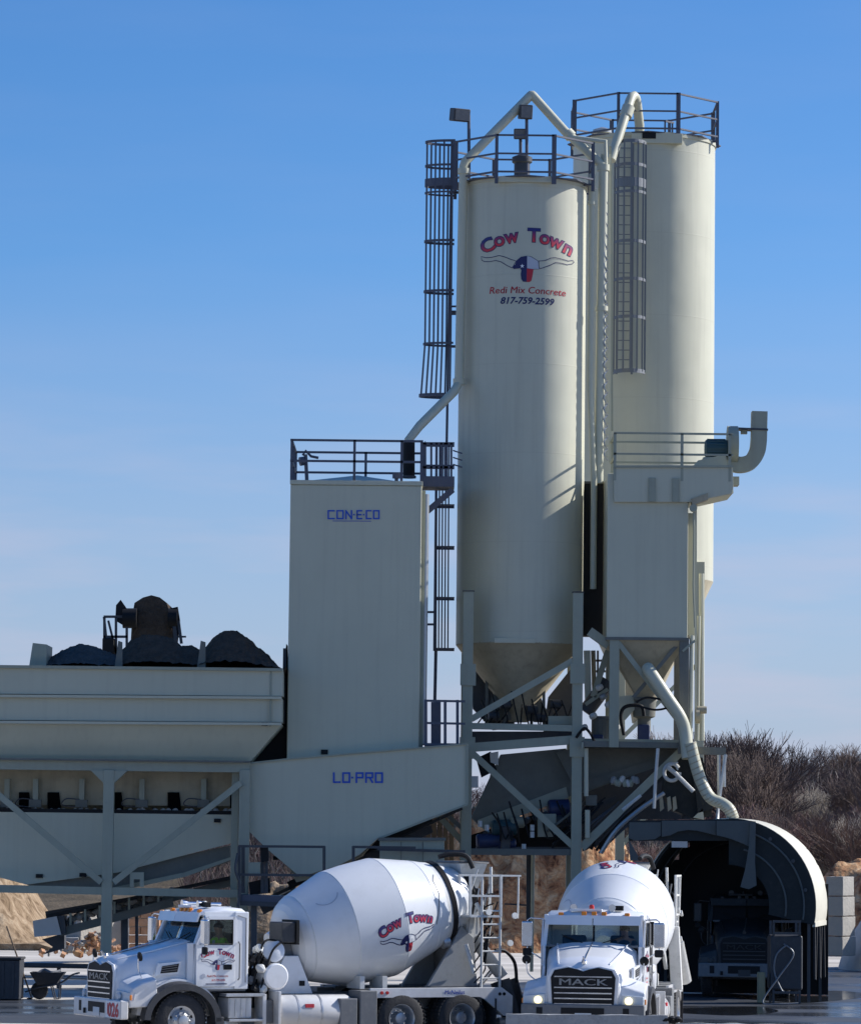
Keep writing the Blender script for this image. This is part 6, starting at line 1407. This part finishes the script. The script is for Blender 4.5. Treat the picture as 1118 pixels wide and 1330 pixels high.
    def dmap(t0, ang0, rot):
        def f(u, v, off):
            uu = u*math.cos(rot)-v*math.sin(rot); vv = u*math.sin(rot)+v*math.cos(rot)
            tt = t0+uu; r_ = rad_at(tt)+off; a = ang0+vv/1.15
            return O_+A_*tt+lat*r_*math.cos(a)+upv*r_*math.sin(a)
        return f
    cow_town(dmap(2.22, roll_angle+R(-22), R(1)), dr, .0108, bold=.085, world=False, outline=1.6, maxlen=.12, mono=True)
    cow_town(dmap(2.22, roll_angle+R(165), R(1)), dr, .0108, bold=.085, world=False, outline=1.6, maxlen=.12, mono=True)
    # faint round factory mark on the front cone and a hatch outline near the rear
    fm = dmap(.78, roll_angle+R(48), 0); decal([stroke([(.24*math.cos(R(a)), .24*math.sin(R(a))) for a in range(200, 350, 12)], .02), word('WESTERN', .12, 0, .12, 0, .01)][:1], fm, 'faint_mark', 'faint_mark', dr, .1, False)
    hp = [(-.25, .75), (-.35, .55), (-.33, .2), (-.42, -.1), (-.55, -.5)]
    decal([stroke(hp, .022)], dmap(3.5, roll_angle+R(8), 0), 'dirt_run', 'truck_grey', dr, .1, False)
    # rear pedestal, rollers, hopper, chute, ladder
    for s in (1, -1):
        MB().prism([(x, s*.50, z) for x, z in ((-5.55, 1.05), (-6.75, 1.05), (-6.65, 2.1), (-6.35, 2.35), (-6.15, 1.95))], (0, s*.09, 0)).build('rear_pedestal', 'pedestal_grey', t, bevel=.01, world=False)
        MB().lathe([(0, .13), (.14, .13)], (-5.98, s*.48, 2.0), A_, 20).build('drum_roller', 'rim_metal', t, smooth=True, world=False)
        box_(t, 'pedestal_flange', 'truck_grey', -6.72, -5.6, *sorted((s*.44, s*.66)), 1.08, 1.14)
        MB().bar((-6.55, s*.5, 2.0), (-6.75, s*.5, 3.1), .1, .1).build('hopper_post', 'dusty_white', t, world=False)
    box_(t, 'pedestal_cross', 'truck_grey', -6.6, -6.3, -.5, .5, 1.2, 1.9, .02)
    for x in (-4.0, -4.5): box_(t, 'deck_support', 'dusty_white', x-.05, x+.05, .3, .9, 1.1, 1.35)
    b = MB(); tp = [(-6.35, -.5, 3.62), (-7.0, -.5, 3.62), (-7.0, .5, 3.62), (-6.35, .5, 3.62)]; bt_ = [(-6.60, -.22, 3.05), (-6.9, -.22, 3.05), (-6.9, .22, 3.05), (-6.60, .22, 3.05)]
    tv = [b.b.verts.new(p) for p in tp]; bv = [b.b.verts.new(p) for p in bt_]; b.face(bv)
    for i in range(4): b.face([tv[i], tv[(i+1) % 4], bv[(i+1) % 4], bv[i]])
    b.build('charge_hopper', 'dusty_white', t, world=False)
    rod(t, 'hopper_rim', [(-6.35, -.5, 3.62), (-7.0, -.5, 3.62), (-7.0, .5, 3.62), (-6.35, .5, 3.62), (-6.35, -.5, 3.62)], .03, 'truck_grey', 6, world=False)
    rod(t, 'hopper_guard', curve_pts([(-5.95, .35, 3.72), (-6.2, .4, 3.78), (-6.5, .5, 3.74), (-6.62, .58, 3.5)]), .05, 'black', 8, world=False)
    MB().prism([(x, .50, z) for x, z in ((-6.45, 3.1), (-6.75, 3.05), (-6.85, 2.2), (-6.55, 2.0))], (0, -1.0, 0)).build('collector_chute', 'dusty_white', t, world=False)
    # discharge chute (curved trough)
    def trough(p, q, r_, nm, m_, a0=180, a1=360):
        p = Vector(p); q = Vector(q); d = (q-p).normalized(); sd_ = d.cross(Vector((0, 0, 1))).normalized(); u_ = sd_.cross(d)
        b = MB(); n = 12; R1 = []; R2 = []; R3 = []; R4 = []
        for k in range(n+1):
            a = R(a0+(a1-a0)*k/n); o1 = sd_*math.cos(a)+u_*math.sin(a)
            R1.append(b.b.verts.new(p+o1*r_)); R2.append(b.b.verts.new(q+o1*r_*.9)); R3.append(b.b.verts.new(p+o1*(r_-.03))); R4.append(b.b.verts.new(q+o1*(r_*.9-.03)))
        for k in range(n): b.face([R1[k], R1[k+1], R2[k+1], R2[k]]); b.face([R3[k], R4[k], R4[k+1], R3[k+1]]); b.face([R1[k], R3[k], R3[k+1], R1[k+1]]); b.face([R2[k], R2[k+1], R4[k+1], R4[k]])
        b.face([R1[0], R2[0], R4[0], R3[0]]); b.face([R1[-1], R3[-1], R4[-1], R2[-1]])
        return b.build(nm, m_, t, smooth=True, world=False)
    trough((-6.95, 0, 2.3), (-7.55, .35, 1.35), .26, 'main_chute', 'dusty_white')
    if number:
        trough((-7.42, .55, 1.25), (-7.62, .75, .35), .33, 'fold_chute', 'black_plastic', 150, 390)
        rod(t, 'chute_handle', curve_pts([(-6.95, .95, 1.86), (-7.2, .9, 1.84), (-7.45, .85, 1.6), (-7.5, .85, 1.2)]), .035, 'black', 8, world=False)
        MB().lathe([(0, .09), (.75, .09), (.8, .12), (.9, .12)], (-7.0, 1.0, .42), (-1, 0, 0), 16).build('chute_ram', 'galvanised', t, smooth=True, world=False)
    rod(t, 'chute_ram', [(-7.0, 0, 1.0), (-7.35, .2, 1.5)], .05, 'chrome', 8, world=False)
    # ladder and platform on the driver's side rear corner
    for x in (-6.58, -7.0):
        rod(t, 'ladder_rail', [(x, 1.06, 1.12), (x, 1.06, 3.35)], .028, 'dusty_white', 8, world=False)
    for k in range(6): rod(t, 'rung', [(-6.58, 1.06, 1.3+k*.27), (-7.0, 1.06, 1.3+k*.27)], .02, 'dusty_white', 6, world=False)
    box_(t, 'ladder_platform', 'dusty_white', -7.0, -6.3, .55, 1.1, 2.52, 2.56)
    for x in (-6.3, -7.0):
        for y in (.6, 1.08): beam(t, 'guard_post', (x, y, 2.54), (x, y, 3.38), .045, .045, 'dusty_white', world=False)
    for z in (3.36, 2.95):
        for y in (.6, 1.08): beam(t, 'guard_rail', (-6.3, y, z), (-7.0, y, z), .04, .04, 'dusty_white', world=False)
    for z in (3.36,): beam(t, 'guard_rail', (-6.3, 1.08, z), (-7.45, 1.08, z), .035, .035, 'dusty_white', world=False)
    rod(t, 'guard_hanger', [(-7.4, 1.08, 3.36), (-7.4, 1.06, 2.5)], .018, 'dusty_white', 6, world=False)
    for x, z in ((-6.7, 2.62), (-7.3, 2.55), (-7.2, 2.0)): MB().lathe([(-.04, .03), (0, .065), (.04, .065)], (x, 1.1, z), (0, 1, .2), 14).build('work_lamp', 'dusty_white', t, smooth=True, world=False)
    for i in range(14):
        p = Vector((rg.uniform(-6.95, -6.5), rg.uniform(.6, 1.0), rg.uniform(1.3, 3.2)))
        rod(t, 'control_rod', [p, p+Vector((rg.uniform(-.2, .2), rg.uniform(-.1, .1), rg.uniform(.25, .6)))], rg.choice((.015, .03, .045)), rg.choice(('dusty_white', 'dusty_white', 'truck_grey', 'black')), 6, world=False)
    for i in range(5): rod(t, 'control_hose', curve_pts([(-6.5, .9, 1.2+.2*i), (-6.7, 1.0, 1.5+.25*i), (-6.6, 1.02, 1.9+.25*i), (-6.9, .95, 2.2+.2*i)]), .016, 'black', 5, world=False)
    # spare chutes stowed on the side
    if not number:
        b = MB(); trough((-5.9, 1.12, 2.05), (-6.9, 1.22, 1.18), .20, 'spare_chute', 'dusty_white', 200, 340)
        MB().hexa([(-4.9, 1.28, 2.32), (-5.1, 1.34, 1.0), (-5.3, 1.34, 1.0), (-5.1, 1.28, 2.32), (-4.9, 1.05, 2.32), (-5.1, 1.1, 1.0), (-5.3, 1.1, 1.0), (-5.1, 1.05, 2.32)]).build('stowed_chute', 'dusty_white', t, bevel=.02, world=False)
    # door marks
    if door_marks:
        dm = lambda u, v, off: Vector((-u, 1.03+off, v))
        k_ = .0058; V_ = lambda u0, v0: (lambda u, v, off: dm(u0+u, v0+v, off))
        cow_town(V_(.80, 1.62), t, k_, world=False, outline=1.9, maxlen=.3, full=False)
        decal([word('Redi Mix Concrete', .058, .80, 1.36, 0, .02)], dm, 'lettering', 'red_letter', t, .5, False)
        decal([word('817-759-2599', .05, .82, 1.28, 0, .02)], dm, 'lettering', 'red_letter', t, .5, False)
        decal([stroke([(.55, 1.225), (1.0, 1.225)], .02)], dm, 'door_stripe', 'navy', t, .5, False)
        MB().lathe([(0, .045), (.004, .045)], (-.5, 1.032, 1.38), (0, 1, 0), 20).build('round_sticker', 'faint_mark', t, world=False)
    if vest is not None:
        pr_ = person(None, (0, 0, 0), m_top='vest' if vest else 'shirt')
        pr_.location = Matrix.Rotation(heading, 3, 'Z') @ Vector((-1.02, .56, 1.50))+Vector(loc_); pr_.rotation_euler = (0, 0, heading)
        tag(pr_, 'driver in a yellow green safety vest sitting in the left truck cab' if vest else 'driver in a dark shirt behind the windshield of the front facing truck', 'person')
    return t
T1 = make_truck('white mixer truck seen from its side with number 026 on the bumper', (-5.22, 75.95, 0), R(180+27), number='026', roll_angle=R(0), vest=True)
T2 = make_truck('white mixer truck facing the camera with glowing headlights, right of the side-on truck', (P(766, 1330, 76.2).x, 76.2, 0), R(270-9), roll_angle=R(104), lit=True, vest=False)
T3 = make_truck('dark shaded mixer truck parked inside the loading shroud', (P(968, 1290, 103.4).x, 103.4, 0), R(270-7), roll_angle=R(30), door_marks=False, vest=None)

def recolour(o, table, done={}):
    for ch in KIDS.get(o.name, []):
        if ch.type == 'MESH' and ch.data.materials and ch.data.materials[0] and ch.data.materials[0].name in table: ch.data.materials[0] = M[table[ch.data.materials[0].name]]
        recolour(ch, table)
index_kids()
mat('dark_truck_paint', (.024, .026, .029), .55, grime=.4, grime_col=(.10, .10, .10), scale=2)
mat('dark_truck_metal', (.05, .053, .056), .5, .3, grime=.4, grime_col=(.06, .06, .06), scale=3)
recolour(T3, dict(truck_white='dark_truck_paint', drum_white='dark_truck_paint', dusty_white='dark_truck_metal', chrome='dark_truck_metal', rim_metal='dark_truck_metal', lens='dark_truck_metal', amber='dark_truck_metal', red_lens='dark_truck_metal', glass='black'))  # inner truck's paint, metal, lamps and glass all recoloured near black
# ================================================================== BARE WOODLAND ON THE HILL
def tree_mesh(seed, h, spread, levels=6, mats=('bark', 'twig')):
    r = random.Random(seed); segs = []
    def grow(p, d, ln, rad, lv):
        q = p+d*ln; segs.append((p, q, rad, rad*.78, lv))
        if lv >= levels: return
        n = r.choice((2, 3, 3)) if lv else 4
        if lv == 0:
            # leader with side limbs along it
            pass
        for k in range(n):
            ax_ = Vector((r.gauss(0, 1), r.gauss(0, 1), r.gauss(0, .35)+.15)).normalized()
            nd = (d*(1.0 if k else 1.6)+ax_*spread*(.9 if k else .45)+Vector((0, 0, .10))).normalized()
            grow(p.lerp(q, r.uniform(.55, 1) if k else 1), nd, ln*r.uniform(.62, .86), rad*r.uniform(.5, .68) if k else rad*.76, lv+1)
    for s in range(r.choice((1, 2, 3))):
        a = r.uniform(0, 6.28); grow(Vector((math.cos(a)*.15*s, math.sin(a)*.15*s, -.3)), Vector((math.cos(a)*.18*(s+.4), math.sin(a)*.18*(s+.4), 1)).normalized(), h*.25, h*.0125, 0)
    out = []
    for thick in (True, False):
        vs, fs = [], []
        for p, q, ra, rb, lv in segs:
            if (lv <= 2) != thick: continue
            ra = max(ra, .008); rb = max(rb, .006)
            a = (q-p).normalized(); u = a.orthogonal().normalized(); v = a.cross(u); b0 = len(vs); n = 5 if thick else 3
            for e, rr_ in ((p, ra), (q, rb)):
                for k in range(n): t_ = 2*math.pi*k/n; vs.append(e+(u*math.cos(t_)+v*math.sin(t_))*rr_)
            for k in range(n): fs.append((b0+k, b0+(k+1) % n, b0+n+(k+1) % n, b0+n+k))
        me = bpy.data.meshes.new('trunk' if thick else 'crown'); me.from_pydata(vs, [], fs); me.materials.append(M[mats[0] if thick else mats[1]]); out.append(me)
    return out
TM = [tree_mesh(11, 8, .68, 7), tree_mesh(23, 7.5, .76, 7, ('twig_pale', 'twig')), tree_mesh(37, 8.5, .62, 7, ('twig_pale', 'twig_pale')), tree_mesh(41, 7, .8, 7, ('bark', 'twig_red')), tree_mesh(59, 8, .72, 7, ('bark', 'twig'))]
rt = random.Random(12)
def skyline(px):
    pts = [(700, 1010), (880, 985), (925, 940), (950, 950), (975, 985), (1000, 985), (1025, 975), (1050, 968), (1075, 962), (1095, 955), (1118, 970), (1180, 960), (1300, 965), (1500, 970)]
    for (a, c), (d, e) in zip(pts, pts[1:]):
        if a <= px <= d: return c+(e-c)*(px-a)/(d-a)
    return 1000
def put_tree(px, Y, top, label, k, name='bare_tree', group=None):
    x = P(px, 1000, Y).x; z0 = hill_h(x, Y) if Y > 160 else 0; zt2 = P(px, top, Y).z
    t = thing(name, label, 'tree', (x, Y, z0), rt.uniform(0, 6.28), group)
    base_h = max(v.co.z for v in TM[k][1].vertices); s = max(.25, (zt2-z0)/base_h); t.scale = (s*rt.uniform(.9, 1.15),)*2+(s,)
    for me, nm in zip(TM[k], ('trunk', 'crown')):
        o = bpy.data.objects.new(nm, me); C.objects.link(o); o.parent = t
    return t
GR = 'bare winter trees on the hill'
looks = ['dark bare tree in the tangled winter wood on the hill', 'grey brown bare tree in the tangled winter wood on the hill', 'pale barked bare tree in the tangled winter wood on the hill', 'reddish twigged bare tree in the tangled winter wood on the hill', 'dark bare tree in the tangled winter wood on the hill']
put_tree(930, 186, 936, 'isolated taller bare tree against the sky, just right of the dust hose', 0)
for px_, tp_, k_ in ((908, 948, 1), (918, 938, 4), (944, 944, 2), (957, 952, 1), (968, 962, 0)):
    put_tree(px_, 184+rt.uniform(-3, 5), tp_, f'{("dark", "grey brown", "pale", "reddish", "slender")[k_]} bare tree in the tall clump just right of the dust hose', k_, group='bare trees of the clump beside the dust hose')
put_tree(1132, 188, 948, 'bare tree whose branches reach in from the right edge of the skyline', 4)
ROW = {'sky': 'against the skyline of the wooded hill', 'mid': 'halfway up the wooded hill', 'low': 'low on the slope of the wooded hill', 'legs': 'seen between the legs of the plant'}
KIND = ('dark', 'grey brown', 'pale barked', 'reddish twigged', 'slender dark')
def tl_(px, Y, top, k, row):
    put_tree(px, Y, top, f'{KIND[k]} bare winter tree {ROW[row]}', k, group=f'{KIND[k]} bare trees {ROW[row]}')
px = 770
while px < 1420:
    tl_(px, rt.uniform(222, 250), skyline(px)+rt.uniform(2, 16), rt.randrange(5), 'sky'); px += rt.uniform(11, 17)
px = 770
while px < 1350:
    tl_(px, rt.uniform(190, 215), skyline(px)+rt.uniform(26, 50), rt.choice((1, 2, 3, 3, 0)), 'mid'); px += rt.uniform(12, 19)
px = 780
while px < 1300:
    tl_(px, rt.uniform(166, 185), skyline(px)+rt.uniform(72, 100), rt.choice((3, 3, 2, 1)), 'low'); px += rt.uniform(12, 20)
px = 250
while px < 760:
    tl_(px, rt.uniform(200, 235), 1010+rt.uniform(-4, 16), rt.randrange(5), 'legs'); px += rt.uniform(22, 34)
# dense twiggy undergrowth: uncountable, one object
b_v, b_f = [], []
rb = random.Random(77)
for i in range(52000):
    px = rb.uniform(240, 1400); Y = rb.uniform(163, 245); x = P(px, 1050, Y).x; z0 = hill_h(x, Y)
    hgt = (3.6 if Y < 190 else 4.6)*rb.uniform(.3, 1)*(.6+.4*noise.noise(Vector((x*.2, Y*.2, 0)))+.35)
    p = Vector((x, Y, z0+rb.uniform(0, hgt*.75))); d = Vector((rb.gauss(0, .5), rb.gauss(0, .4), 1)).normalized()*rb.uniform(.4, 1.4); w_ = rb.uniform(.012, .03)
    n0 = len(b_v); s_ = Vector((1, .3, 0)).normalized()*w_; b_v += [p-s_, p+s_, p+d+Vector((rb.uniform(-.1, .1), 0, 0)), p+d*.6+Vector((rb.gauss(0, .25), rb.gauss(0, .2), .25))]; b_f += [(n0, n0+1, n0+2), (n0, n0+1, n0+3)]
me = bpy.data.meshes.new('undergrowth'); me.from_pydata(b_v, [], b_f); me.materials.append(M['brush'])
for nm_, f_ in (('twig_red', .35), ('twig', .7), ('twig_pale', .82)): me.materials.append(M[nm_])
for p in me.polygons: u = rb.random(); p.material_index = 1 if u < .3 else 2 if u < .72 else 3 if u < .80 else 0
o = bpy.data.objects.new('undergrowth', me); C.objects.link(o); tag(o, 'tangled brown winter brush covering the hill below the bare trees', 'undergrowth'); o['kind'] = 'stuff'
